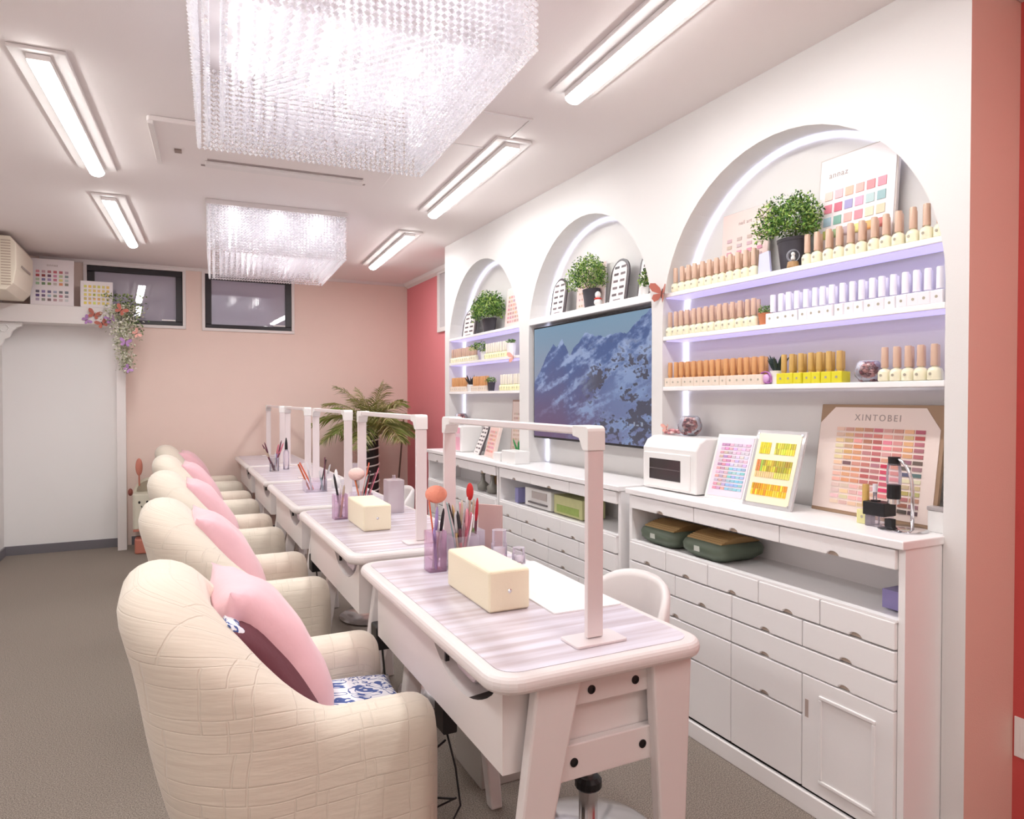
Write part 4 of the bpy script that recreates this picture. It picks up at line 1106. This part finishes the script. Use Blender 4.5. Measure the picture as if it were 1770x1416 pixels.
# far cabinet items
t = thing('pink_storage_box', 'pink box with white sides and a pale band at the left of the farthest counter', 'box', (1.99, 4.62, CT))
MB().box(-.10, -.012, 0, .07, .225, .19).build('body', M_white, t, bevel=.012, seg=3)
MB().box(-.104, .012, .012, -.0995, .213, .178).build('front_panel', mat('box_pink', (240, 178, 196), .4), t, bevel=.003)
MB().box(-.107, .004, .108, -.1035, .200, .135).build('band', mat('box_band', (236, 208, 214), .4), t)
MB().box(-.108, .075, .116, -.1065, .175, .127).build('band_mark', mat('mark_grey', (120, 112, 118), .4), t)
t = thing('white_tissue_box', 'white box in front of the filler between the far and middle counters', 'box', (1.86, 3.70, CT))
MB().box(-.04, -.09, 0, .06, .09, .075).build('body', M_white, t, bevel=.004)
t = thing('white_tissue_box', 'smaller white box right of the pink printed chart on the far counter', 'box', (1.85, 3.865, CT))
MB().box(-.03, -.05, 0, .04, .045, .055).build('body', M_white, t, bevel=.004)
aloe('small green leafy plant in a white pot behind the white boxes on the far counter', (1.985, 3.885, CT), .035, .06, 9, .085, (70, 156, 92), M_white, 6)

# ================================================================ OPEN SHELF ITEMS
OS = .6885
M_tray = mat('tray_green', (96, 108, 92), .5); M_ribt = mat('tray_tan', (170, 138, 92), .6)
def tray(label, y):
    t = thing('foot_tray', label, 'tray', (1.928, y, OS)); t.scale = (.92, 1, 1)
    mb = MB(); v = []
    secs = [(.105, .090, 0), (.125, .118, .022), (.128, .122, .045), (.122, .116, .058), (.112, .105, .066)]
    for hx, hy, z in secs: v.append([(x, y_, z) for x, y_ in rrect(-hx, -hy, hx, hy, .045, 5)])
    n = len(v[0]); mb.v = [p for r in v for p in r]
    for i in range(len(v) - 1):
        for j in range(n): mb.f.append((i * n + j, i * n + (j + 1) % n, (i + 1) * n + (j + 1) % n, (i + 1) * n + j)); mb.m.append(0); mb.c.append(None)
    mb.f.append(tuple(range(n))[::-1]); mb.m.append(0); mb.c.append(None)
    mb.f.append(tuple(range((len(v) - 1) * n, len(v) * n))); mb.m.append(0); mb.c.append(None)
    mb.build('body', M_tray, t, smooth=True, sharp=50)
    pts = []
    for i in range(30): pts.append((-.105 + .21 * i / 29, .0665 + .022 * math.sin(math.pi * i / 29) + (.003 if i % 2 else 0)))
    MB().prism([(-.105, .066)] + pts + [(.105, .066)], 'y', -.095, .095).build('ribbed_top', M_ribt, t)
    MB().box(-.1285, .0, .026, -.124, .030, .046).build('tag', mat('tag_white', (206, 210, 200), .4), t)
    return t
tray('green tray with ribbed tan top, left one on the open shelf of the nearest cabinet', 2.295)
tray('green tray with ribbed tan top, right one on the open shelf of the nearest cabinet', 2.025)
t = thing('purple_acrylic_box', 'translucent purple box at the right end of the nearest cabinet\'s open shelf', 'box', (1.90, 1.27, OS))
MB().box(-.03, -.035, 0, .05, .045, .055).build('body', mat('violet_acrylic', (150, 140, 190), .2), t, bevel=.002)
t = thing('white_bin', 'white plastic bin with a grey handle on the middle cabinet\'s open shelf', 'box', (1.92, 3.37, OS))
MB().box(-.08, -.15, 0, .08, .15, .105).build('body', M_white, t, bevel=.006); MB().box(-.084, -.11, .05, -.0805, .06, .09).build('opening', mat('bin_shadow', (196, 186, 182), .5), t)
MB().box(-.092, -.12, .022, -.081, .09, .030).build('handle', mat('bin_grey', (110, 104, 106), .4), t)
o = MB().box(-.03, -.02, 0, .05, .02, .085).build('notebook', mat('periwinkle', (150, 148, 196), .5), None, loc=(1.86, 3.605, OS))
tag(o, 'small periwinkle box at the left end of the middle cabinet\'s open shelf', 'box')
t = thing('green_print_box', 'pale green printed box on the middle cabinet\'s open shelf', 'box', (1.92, 3.07, OS))
MB().box(-.07, -.15, 0, .07, .13, .098).build('body', mat('box_olive', (206, 206, 152), .5, var=.1, vscale=30), t, bevel=.002)
MB().box(-.0715, -.12, .012, -.0705, .1, .05).build('print', mat('print_green', (158, 180, 96), .5, var=.25, vscale=50), t)
for i, y in enumerate((4.20, 4.05)):
    t = thing('glass_swan_bottle', ['left', 'right'][i] + ' grey glass bottle on the open shelf of the farthest cabinet', 'bottle', (1.88, y, OS))
    MB().lathe([(.0, 0), (.035, .002), (.038, .04), (.016, .06), (.012, .10), (.018, .11)], (0, 0, 0), 14).build('body', mat('smoky_glass', (150, 148, 140), .15), t, smooth=True)
    MB().ell((0, 0, .118), (.013, .013, .012), 10, 8).build('stopper', mat('cork', (214, 190, 150), .5), t, smooth=True)
t = thing('woven_basket', 'brown basket behind the grey bottles in the farthest cabinet', 'basket', (1.99, 4.0, OS))
MB().prism([(-.05, 0), (.05, 0), (.06, .10), (-.06, .10)], 'y', -.13, .16).build('body', mat('basket_brown', (140, 112, 74), .8, bump=.6, bscale=90), t)

# ================================================================ DESK PROPS
DZ = .7616
def tissue(label, x, y, rz):
    t = thing('tissue_box', label, 'tissue box', (x, y, DZ), rz)
    MB().box(0, 0, 0, .115, .30, .106).build('body', M_cream, t, bevel=.008, seg=3)
    MB().box(.004, -.0012, .006, .111, .0005, .100).build('end_panel', M_cream, t, bevel=.0006)
    MB().lathe([(.0055, 0), (.0055, .0012), (.003, .003), (0, .003)], (0, 0, 0), 12).xf(Matrix.Translation((.057, -.0012, .052)) @ Matrix.Rotation(R(90), 4, 'X')).build('snap_button', M_chrome, t)
    return t
tissue('cream tissue box on the nearest nail desk', .712, 1.555, R(-1))
tissue('cream tissue box on the second nail desk', .700, 2.74, R(-1))
def rod(name, label, base, tip, r, m, m2=None, split=.6, group=None, flat=None):
    """slim tool from base point to tip; the upper part is a child in its own material"""
    b = Vector(base); e = Vector(tip); mid = b.lerp(e, split)
    if flat:
        mb = MB(); d = (e - b).normalized(); s = Vector((0, 0, 1)).cross(d); s = Vector((0, 1, 0)) if s.length < .01 else s.normalized()
        s = Vector((.35, 1, 0)).normalized(); s = (s - d * s.dot(d)).normalized(); n = d.cross(s)
        v = [p + s * a * flat + n * c * .0025 for p in (b, e) for a, c in ((-1, -1), (1, -1), (1, 1), (-1, 1))]
        o = MB().add(v, [(0, 1, 5, 4), (1, 2, 6, 5), (2, 3, 7, 6), (3, 0, 4, 7), (0, 3, 2, 1), (4, 5, 6, 7)]).build(name, m, bevel=.001)
    else:
        o = MB().tube([b, mid], r, 8).build(name, m, smooth=True, sharp=40)
        c = MB().tube([mid, mid.lerp(e, .3), mid.lerp(e, .8), e], [r * .9, r * 1.15, r * .9, r * .3], 8).build('tip', m2 or m, o, smooth=True)
    return tag(o, label, 'nail file' if flat else 'brush', group)
def cup(label, c, r, h, m, n=24, sq=False):
    t = thing('acrylic_cup', label, 'cup', (c[0], c[1], DZ))
    if sq:
        mb = MB().prism(rrect(-r, -r, r, r, .004), 'z', 0, .004); mb.prism(rrect(-r, -r, r, r, .004), 'z', .004, h, caps=False); mb.prism(rrect(-r + .003, -r + .003, r - .003, r - .003, .003), 'z', .004, h, caps=False)
        mb.build('body', m, t)
    else: MB().lathe([(0, 0), (r, 0), (r, h), (r - .003, h), (r - .003, .004), (0, .004)], (0, 0, 0), n).build('body', m, t, smooth=True, sharp=40)
    return t
cc = {k: mat('tool_' + k, v, .4) for k, v in dict(black=(40, 36, 42), coral=(236, 118, 88), red=(196, 40, 56), pink=(226, 150, 164), rose=(206, 110, 130), teal=(140, 168, 170), silver=(206, 204, 206), tan=(200, 180, 160), maroon=(110, 60, 76), green=(112, 142, 84), white=(240, 236, 240), peach=(244, 164, 134), gold=(214, 180, 130), lilac=(170, 150, 210), orange=(222, 122, 70)).items()}
def toolset(where, group, c, r, lst, h0=.03):
    rd = random.Random(len(where) * 7)
    for i, (k, k2, dx, dy, ln, kind) in enumerate(lst):
        a = i * 2.4; bx, by = c[0] + r * .25 * math.cos(a), c[1] + r * .25 * math.sin(a)
        e = (bx + dx, by + dy, DZ + ln)
        nm = {'f': 'nail_file', 'b': 'nail_brush', 'p': 'nail_pen'}[kind]
        lab = '%s %s %s, item %s' % (k, {'f': 'nail file', 'b': 'brush with %s tip' % k2, 'p': 'pen'}[kind], where, '')
        lab = lab.replace(', item ', '')
        rod(nm, lab, (bx, by, DZ + .006), e, .0052 if kind != 'f' else .004, cc[k], cc[k2], .62, group, flat=.0125 if kind == 'f' else None)
# desk 1: two square pink acrylic organizers, cluster of tools
cup('pink clear acrylic holder on the nearest desk, left of its tissue box', (.745, 2.03), .028, .125, M_clearp, sq=True)
cup('larger clear acrylic holder crowded with brushes behind the nearest tissue box', (.835, 2.03), .042, .105, M_clear, sq=True)
cup('clear acrylic holder of files at the back of the nearest desk', (.905, 2.12), .036, .10, M_clear, sq=True)
g = 'brushes and files in the holders on the nearest desk'
toolset('in the pink holder on the nearest desk', g, (.745, 2.03), .028, [('coral', 'coral', -.02, .02, .215, 'f'), ('white', 'lilac', .01, -.01, .20, 'b'), ('lilac', 'lilac', -.015, -.02, .14, 'p'), ('silver', 'black', .03, .01, .19, 'b')])
toolset('in the crowded holder on the nearest desk', g, (.835, 2.03), .042, [('black', 'black', -.055, .0, .205, 'f'), ('teal', 'teal', -.045, -.01, .21, 'f'), ('tan', 'gold', -.03, .02, .20, 'b'), ('pink', 'rose', -.01, .0, .205, 'f'), ('silver', 'tan', .01, .0, .215, 'b'), ('rose', 'pink', .0, -.015, .19, 'b'), ('white', 'silver', .03, .01, .22, 'b'), ('red', 'maroon', -.01, -.01, .13, 'p'), ('maroon', 'black', .015, .02, .20, 'b'), ('gold', 'silver', -.02, -.02, .18, 'b'), ('white', 'white', .02, -.02, .17, 'f'), ('lilac', 'lilac', -.01, .02, .165, 'f'), ('rose', 'rose', .035, -.01, .175, 'f'), ('silver', 'black', -.035, -.02, .185, 'b')])
toolset('in the back holder on the nearest desk', g, (.905, 2.12), .036, [('maroon', 'red', .01, -.01, .205, 'b'), ('tan', 'tan', .02, .0, .20, 'b'), ('green', 'green', -.005, -.02, .11, 'p'), ('rose', 'rose', -.02, .0, .19, 'p')])
o = MB().ell((0, 0, 0), (.034, .040, .028), 18, 12).build('powder_puff', mat('puff_coral', (244, 158, 134), .9, bump=.4, bscale=120), None, smooth=True, loc=(.757, 2.055, DZ + .235))
tag(o, 'round coral fluffy brush head above the pink holder on the nearest desk', 'brush'); MB().tube([(0, 0, -.02), (.005, -.01, -.20)], .005, 8).build('handle', cc['white'], o)
o = MB().ell((0, 0, 0), (.012, .013, .030), 12, 10).build('brush_head', mat('brush_red', (206, 52, 50), .8), None, smooth=True, loc=(.905, 2.13, DZ + .225))
tag(o, 'red oval brush head above the back holder on the nearest desk', 'brush'); MB().tube([(0, 0, -.02), (-.005, -.005, -.20)], .004, 8).build('handle', cc['tan'], o)
o = MB().box(-.004, -.045, 0, .004, .045, .175).xf(Matrix.Rotation(R(40), 4, 'Z')).build('standing_card', mat('card_mauve', (206, 174, 170), .4), None, loc=(.985, 2.14, DZ), bevel=.001)
tag(o, 'dusty pink standing panel behind the clear cups on the nearest desk', 'panel')
for i, (x, y, r, h, lab) in enumerate(((.952, 2.00, .026, .115, 'clear pump bottle behind the nearest tissue box'), (1.015, 1.985, .022, .055, 'short clear pot right of the clear pump bottle'), (.925, 1.93, .018, .05, 'small clear pot in front of the clear pump bottle'))):
    t = thing('clear_pot', lab, 'bottle', (x, y, DZ))
    MB().lathe([(r, 0), (r, h * .62), (r * .95, h * .64), (r * .9, h * .64), (r * .88, h), (0, h)], (0, 0, 0), 20).build('body', M_clearp if i == 2 else M_clear, t, smooth=True, sharp=40)
    MB().lathe([(r * .6, h * .0 + .002), (r * .8, h * .5), (0, h * .5)], (0, 0, 0), 12).build('contents', mat('cotton', (246, 240, 244), .6), t, smooth=True)
mb = MB().prism(rrect(-.10, -.26, .10, .26, .01), 'z', 0, .004)
tag(mb.build('paper_towel', mat('paper', (248, 246, 246), .7), None, loc=(.965, 1.735, DZ), rot=(0, 0, R(-2))), 'white folded paper towel on the nearest desk right of the tissue box', 'towel')
o = MB().tube([(.0, 0, .0), (0, 0, .028), (-.045, .01, .030)], .003, 8).build('metal_hook', M_chrome, None, smooth=True, loc=(.968, 1.88, DZ + .0042))
tag(o, 'small bent chrome tool on the towel of the nearest desk', 'tool')
# desk 2
Y2 = DY + DP
cup('pink clear acrylic holder on the second desk, left of its tissue box', (.685, 3.10), .03, .11, M_clearp, sq=True)
cup('clear acrylic holder of orange and dark files on the second desk', (.80, 3.18), .045, .10, M_clear, sq=True)
g = 'brushes and files in the holders on the second desk'
toolset('in the left holder on the second desk', g, (.685, 3.10), .03, [('black', 'black', -.03, .02, .20, 'b'), ('silver', 'white', .01, .0, .16, 'b'), ('gold', 'tan', .02, .01, .15, 'b')])
toolset('in the right holder on the second desk', g, (.80, 3.18), .045, [('orange', 'orange', -.035, .02, .165, 'f'), ('coral', 'coral', .055, .02, .235, 'f'), ('red', 'red', .04, .0, .20, 'f'), ('maroon', 'maroon', .065, .0, .19, 'f'), ('black', 'black', .05, -.02, .20, 'f'), ('rose', 'rose', .08, .02, .21, 'f'), ('white', 'silver', -.01, .0, .19, 'b'), ('silver', 'silver', .03, -.01, .18, 'b')])
o = MB().ell((0, 0, 0), (.038, .036, .030), 18, 12).build('powder_puff', mat('puff_pink', (246, 212, 204), .9, bump=.4, bscale=120), None, smooth=True, loc=(.785, 3.20, DZ + .185))
tag(o, 'round pale pink puff behind the orange file on the second desk', 'brush'); MB().tube([(0, 0, -.02), (.005, 0, -.16)], .005, 8).build('handle', cc['white'], o)
t = thing('clear_canister', 'tall frosted canister right of the dark files on the second desk', 'canister', (.955, 3.17, DZ))
MB().prism(rrect(-.04, -.045, .04, .045, .012), 'z', 0, .155).build('body', glassy('frosted_lilac', (222, 208, 216), .6), t, bevel=.003)
MB().box(-.006, -.006, .1551, .006, .006, .175).build('knob', M_clear, t)
# desk 3
cup('clear acrylic tray of orange and dark tools on the third desk', (.76, 4.10), .06, .07, M_clear, sq=True)
g = 'files and brushes on the third desk'
toolset('in the clear tray on the third desk', g, (.745, 4.12), .05, [('coral', 'coral', -.075, .02, .165, 'f'), ('orange', 'orange', -.060, .02, .155, 'f'), ('silver', 'white', -.03, .0, .17, 'b')])
toolset('at the right of the clear tray on the third desk', g, (.80, 4.08), .05, [('maroon', 'maroon', .005, .01, .195, 'f'), ('black', 'maroon', .035, .01, .18, 'f'), ('teal', 'silver', -.02, .0, .12, 'p'), ('white', 'silver', .045, .02, .15, 'b')])
for i, (x, y, h, lab) in enumerate(((.905, 4.20, .10, 'white nozzle bottle on the third desk'),)):
    t = thing('nozzle_bottle', lab, 'bottle', (x, y, DZ))
    MB().lathe([(.026, 0), (.026, .055), (.012, .065), (.010, .09), (.003, .11), (0, .11)], (0, 0, 0), 16).build('body', M_white, t, smooth=True)
t = thing('tool_stand', 'pale stand with two looping wires at the right of the third desk', 'stand', (1.01, 4.22, DZ))
MB().prism(rrect(-.03, -.03, .03, .03, .006), 'z', 0, .14).build('body', glassy('frosted_lilac', (222, 208, 216), .6), t)
MB().tube([(-.022, 0, .14)] + [(-.022 * math.cos(a), 0, .17 + .045 * math.sin(a)) for a in [i * .35 for i in range(10)]] + [(.022, 0, .14)], .002, 6).build('wire_loop', mat('copper', (150, 110, 90), .4, .6), t)
# desk 4
cup('clear cup of thin brushes near the left edge of the fourth desk', (.70, 5.35), .034, .10, M_glass)
g = 'thin brushes in the cup on the fourth desk'
toolset('in the glass cup on the fourth desk', g, (.70, 5.35), .034, [('maroon', 'maroon', -.09, .02, .20, 'b'), ('tan', 'maroon', -.06, .01, .215, 'b'), ('maroon', 'tan', -.075, -.02, .17, 'b'), ('rose', 'maroon', .05, .02, .225, 'b'), ('maroon', 'rose', .075, .0, .21, 'b'), ('silver', 'silver', .0, .0, .14, 'b'), ('lilac', 'rose', .035, .0, .20, 'b')])
t = thing('nozzle_bottle', 'small bottle with a black nozzle right of the brush cup on the fourth desk', 'bottle', (.80, 5.45, DZ))
MB().lathe([(.022, 0), (.022, .13), (.012, .15)], (0, 0, 0), 14).build('body', M_clear, t, smooth=True); MB().lathe([(.012, .15), (.010, .20), (.003, .24)], (0, 0, 0), 12).build('nozzle', M_black, t)
# power adaptor and cords below the nearest desk
t = thing('power_adaptor', 'black power adaptor with loose cords below the nearest desk', 'adaptor', (.66, 1.72, .434))
MB().box(-.02, -.035, -.02, .02, .035, .10).build('housing', M_black, t, bevel=.004)
mb = MB()
mb.tube([(.0, 0, -.02), (.02, -.02, -.12), (.03, -.03, -.22), (-.01, -.04, -.27), (-.05, -.03, -.25), (-.03, -.01, -.22), (.03, 0, -.215)], .003, 6)
mb.tube([(.0, 0, -.05), (-.05, .0, -.08), (-.12, .02, -.11)], .003, 6)
mb.tube([(-.12, .02, -.15), (-.06, .0, -.19), (.02, -.01, -.21)], .003, 6)
mb.tube([(-.11, .02, -.24), (-.08, -.03, -.39), (-.02, -.05, -.43), (.06, -.05, -.428), (.10, -.04, -.425)], .004, 6)
mb.build('cord', M_black, t, smooth=True)
o = MB().box(-.10, -.13, 0, .14, .10, .165).build('dust_box', mat('dusty_grey', (186, 180, 174), .6), None, loc=(1.02, 2.20, 0), bevel=.004)
tag(o, 'pale grey box on the floor below the far end of the nearest desk', 'box')
for i, (x, y) in enumerate(((.66, 2.30), (.66, 3.47))):
    t = thing('power_strip', ['black plug block hanging between the nearest and second desks', 'black plug block hanging between the second and third desks'][i], 'adaptor', (x - .01, y, .45))
    MB().box(-.03, -.04, 0, .03, .035, .08).build('housing', M_black, t, bevel=.006); MB().tube([(0, 0, 0), (.02, .01, -.2), (.03, .05, -.446)], .004, 6).build('cord', M_black, t)

# ================================================================ PALM, POLE, TOY BOX
t = thing('palm_tree', 'tall feathery palm with a black trunk wrapped in white rope by the salmon wall', 'palm', (1.715, 6.38, 0))
MB().lathe([(.13, 0), (.17, .30), (.175, .32), (.155, .32), (.15, .28), (0, .28)], (0, 0, 0), 24).build('pot', mat('pot_white', (232, 226, 222), .5), t, smooth=True, sharp=40)
MB().lathe([(.058, .28), (.06, .6), (.055, 1.0), (.045, 1.04), (0, 1.05)], (0, 0, 0), 18).build('trunk', mat('trunk_black', (52, 44, 44), .8, bump=.3, bscale=40), t, smooth=True)
pts = []
for i in range(190):
    a = i * .32; z = .30 + .76 * i / 190; pts.append((.062 * math.cos(a), .062 * math.sin(a), z))
MB().tube(pts, .0075, 6).build('rope', M_white, t, smooth=True)
rd = random.Random(11); mb = MB(); stm = MB()
pc = [(150, 150, 84), (126, 138, 66), (172, 168, 112), (134, 150, 76), (186, 176, 128), (112, 118, 62)]
NF = 30
for i in range(NF):
    az = i * 2.399 + rd.uniform(-.2, .2); el = R(lerp(84, 14, (i / NF) ** .75)); L_ = rd.uniform(.54, .70) * (1.0 if i > 5 else .95)
    if math.sin(az) > .6: L_ *= .8
    if math.cos(az) > .3: L_ *= .8
    d0 = Vector((math.cos(az) * math.cos(el), math.sin(az) * math.cos(el), math.sin(el))); p = Vector((0, 0, 1.02)); ps = [p.copy()]; n = 14
    v = d0.copy()
    for k in range(n):
        v = (v + Vector((0, 0, -.075 - .05 * k / n))).normalized(); p = p + v * L_ / n; ps.append(p.copy())
    stm.tube(ps, [lerp(.006, .0012, k / n) for k in range(n + 1)], 4, 0, (150, 150, 80))
    for k in range(3, n + 1):
        dirv = (ps[k] - ps[k - 1]).normalized(); side = dirv.cross(Vector((0, 0, 1))); side = side.normalized() if side.length > .05 else Vector((1, 0, 0))
        for q in (0, .33, .66):
            b = ps[k - 1].lerp(ps[k], q); ll_ = L_ * .36 * math.sin(math.pi * min(1, (k + q) / n * .9 + .08)) ** .6
            for s in (-1, 1):
                dd = (dirv * .75 + side * s * .75 + Vector((0, 0, rd.uniform(-.35, .1)))).normalized(); w = dirv.cross(dd).cross(dd).normalized() * .0034
                m_ = b + dd * ll_ * .5; e_ = b + dd * ll_ + Vector((0, 0, -.22 * ll_))
                mb.add([b - w * .4, b + w * .4, m_ + w, e_, m_ - w], [(0, 1, 2, 3, 4)], 0, rd.choice(pc))
mb.build('fronds', M_leaf, t); stm.build('frond_stems', M_leaf, t)
o = MB().tube([(2.06, 6.80, 0.004), (2.175, 6.86, 1.10)], .009, 8).build('leaning_pole', mat('pole_brown', (110, 86, 74), .6), smooth=True)
tag(o, 'thin brown pole leaning in the corner behind the palm', 'pole')

t = thing('toy_bin', 'cream storage bin with a smiling face standing by the white post', 'bin', (-.140, 6.62, 0)); t.scale = (.78, 1, 1)
M_bin = mat('bin_cream', (226, 220, 202), .5); M_rose = mat('bin_rose', (206, 128, 110), .5)
MB().prism(rrect(-.17, -.12, .17, .12, .04), 'z', .21, .50).build('body', M_bin, t, bevel=.006)
mb = MB(); mb.prism([(-.165, .50)] + [(-.165 * math.cos(math.pi * i / 12), .50 + .12 * math.sin(math.pi * i / 12)) for i in range(0, 13)], 'y', .07, .11)
mb.build('hood', M_bin, t); MB().prism([(-.14 * math.cos(math.pi * i / 12), .505 + .095 * math.sin(math.pi * i / 12)) for i in range(13)], 'y', .064, .0695).build('hood_opening', mat('bin_inside', (170, 158, 140), .6), t)
for x in (-.105, -.03): MB().ell((x, -.122, .435), (.011, .004, .012), 10, 8).build('eye', M_black, t, smooth=True)
MB().tube([(-.068 + .02 * math.cos(a), -.123, .405 - .012 * math.sin(a)) for a in [i * math.pi / 8 for i in range(9)]], .0035, 6).build('mouth', M_black, t)
MB().ell((-.11, .0, .72), (.035, .014, .075), 16, 10).build('ear', M_rose, t, smooth=True); MB().tube([(-.11, .0, .655), (-.11, .02, .56)], .008, 8).build('ear_stem', M_rose, t)
MB().ell((-.195, 0, .51), (.025, .03, .032), 12, 8).build('side_knob', mat('bin_brown', (140, 72, 62), .5), t, smooth=True)
MB().box(-.165, -.115, .19, .165, .115, .2095).build('rim', M_rose, t, bevel=.004)
MB().box(-.05, -.04, .13, .05, .04, .1895).build('neck', M_dark, t)
MB().prism(rrect(-.155, -.11, -.02, .05, .03), 'z', .0, .125).build('foot', M_rose, t, bevel=.012)
MB().prism(rrect(.02, -.11, .155, .05, .03), 'z', .0, .125).build('foot', M_rose, t, bevel=.012)

# ================================================================ GARLAND AND BUTTERFLIES
t = thing('hanging_garland', 'garland of tiny white flowers and green leaves hanging from the end of the white beam', 'garland', (-.33, 6.66, 2.06))
rd = random.Random(21); mb = MB()
def leafq(p, l, col, up=.2):
    d = Vector((rd.gauss(0, 1), rd.gauss(0, .6), rd.gauss(-.4, 1))).normalized(); s = d.cross(Vector((rd.gauss(0, 1), rd.gauss(0, 1), rd.gauss(0, 1)))).normalized()
    mb.add([p - d * l * .5, p + s * l * .3, p + d * l * .5, p - s * l * .3], [(0, 1, 2, 3)], 0, col)
for i in range(1500):
    k = rd.random() ** 1.25; x = rd.gauss(-.02 + .04 * k, .052 * (1.15 - .7 * k)); z = .02 - .56 * k
    c = rd.choice([(226, 222, 206), (236, 232, 220), (206, 206, 180), (150, 156, 118), (190, 190, 160)])
    leafq(Vector((x, rd.gauss(0, .022) - .03, z)), .023, c)
for i in range(420):
    k = rd.random() ** 1.3; x = rd.gauss(.045, .045) if k > .2 else rd.gauss(0.0, .085); z = .12 - .34 * k
    leafq(Vector((x, rd.gauss(.0, .025), z)), .024, rd.choice([(96, 120, 70), (120, 142, 84), (76, 98, 60), (150, 164, 110)]))
mb.build('flowers_and_leaves', M_leaf, t)['kind'] = 'stuff'
MB().tube([(-.02, 0, .05), (0, 0, -.1), (.01, 0, -.3), (.02, 0, -.55)], .003, 6).build('vine', mat('vine_green', (110, 120, 80), .7), t)
def butterfly(label, loc, s, rot, col, col2, rz=0.0):
    t = thing('butterfly', label, 'butterfly', loc, rz)
    m1 = mat('wing_' + col[0], col[1], .35); M = Matrix.Rotation(R(rot), 4, 'Y')
    def wing(sx, fold):
        up = [(0, 0), (.2, .35), (.55, .62), (.9, .60), (.95, .35), (.7, .08), (.25, -.02)]; lo = [(0, 0), (.3, -.04), (.6, -.12), (.68, -.38), (.48, -.58), (.22, -.45), (.05, -.15)]
        mb = MB()
        for p in (up, lo):
            v = [(sx * a * s * math.cos(fold), -abs(a) * s * math.sin(fold), b * s) for a, b in p]; v2 = [(x, y - .0012, z) for x, y, z in v]; n = len(v)
            mb.add(v + v2, [tuple(range(n)), tuple(range(n, 2 * n))[::-1]] + [(i, (i + 1) % n, (i + 1) % n + n, i + n) for i in range(n)])
        mb.xf(M).build('wing', m1, t)
    wing(1, .5); wing(-1, .5)
    MB().ell((0, -.002, 0), (.05 * s, .05 * s, .34 * s), 8, 6).xf(M).build('body', mat('butterfly_body', (96, 60, 56), .6), t, smooth=True)
    return t
cop = ('copper', (192, 112, 96)); pur = ('purple', (184, 140, 196)); ros = ('rose', (236, 176, 164))
YBm = 6.683
butterfly('copper butterfly on the white beam, upper left of the cluster', (-.545, YBm, 1.998), .062, 20, cop, 0)
butterfly('copper butterfly on the lower edge of the white beam', (-.49, YBm, 1.925), .058, -25, cop, 0)
butterfly('purple butterfly at the left of the cluster on the white beam', (-.60, YBm, 1.950), .048, 60, pur, 0)
butterfly('purple butterfly between the copper ones and the garland', (-.425, YBm - .03, 1.960), .055, -15, pur, 0)
butterfly('rose butterfly at the top of the garland', (-.345, YBm - .12, 2.03), .060, 35, cop, 0)
butterfly('rose butterfly on the right side of the garland', (-.235, YBm - .09, 1.845), .048, 60, ros, 0)
butterfly('purple butterfly halfway down the garland', (-.315, YBm - .12, 1.765), .055, 10, pur, 0)
butterfly('purple butterfly at the bottom of the garland', (-.30, YBm - .11, 1.545), .045, 50, pur, 0)
butterfly('copper butterfly at the left corner of the nearest niche\'s top shelf', (XF - .004, 2.435, 1.765), .068, 10, cop, 0, rz=R(-90))
butterfly('rose butterfly at the right end of the farthest niche\'s middle shelf', (XF - .004, 3.90, 1.560), .055, 0, ros, 0, rz=R(-90))
butterfly('rose butterfly at the left of the nearest niche by the sterilizer', (XF - .004, 2.40, 1.17), .03, 0, ros, 0, rz=R(-90))
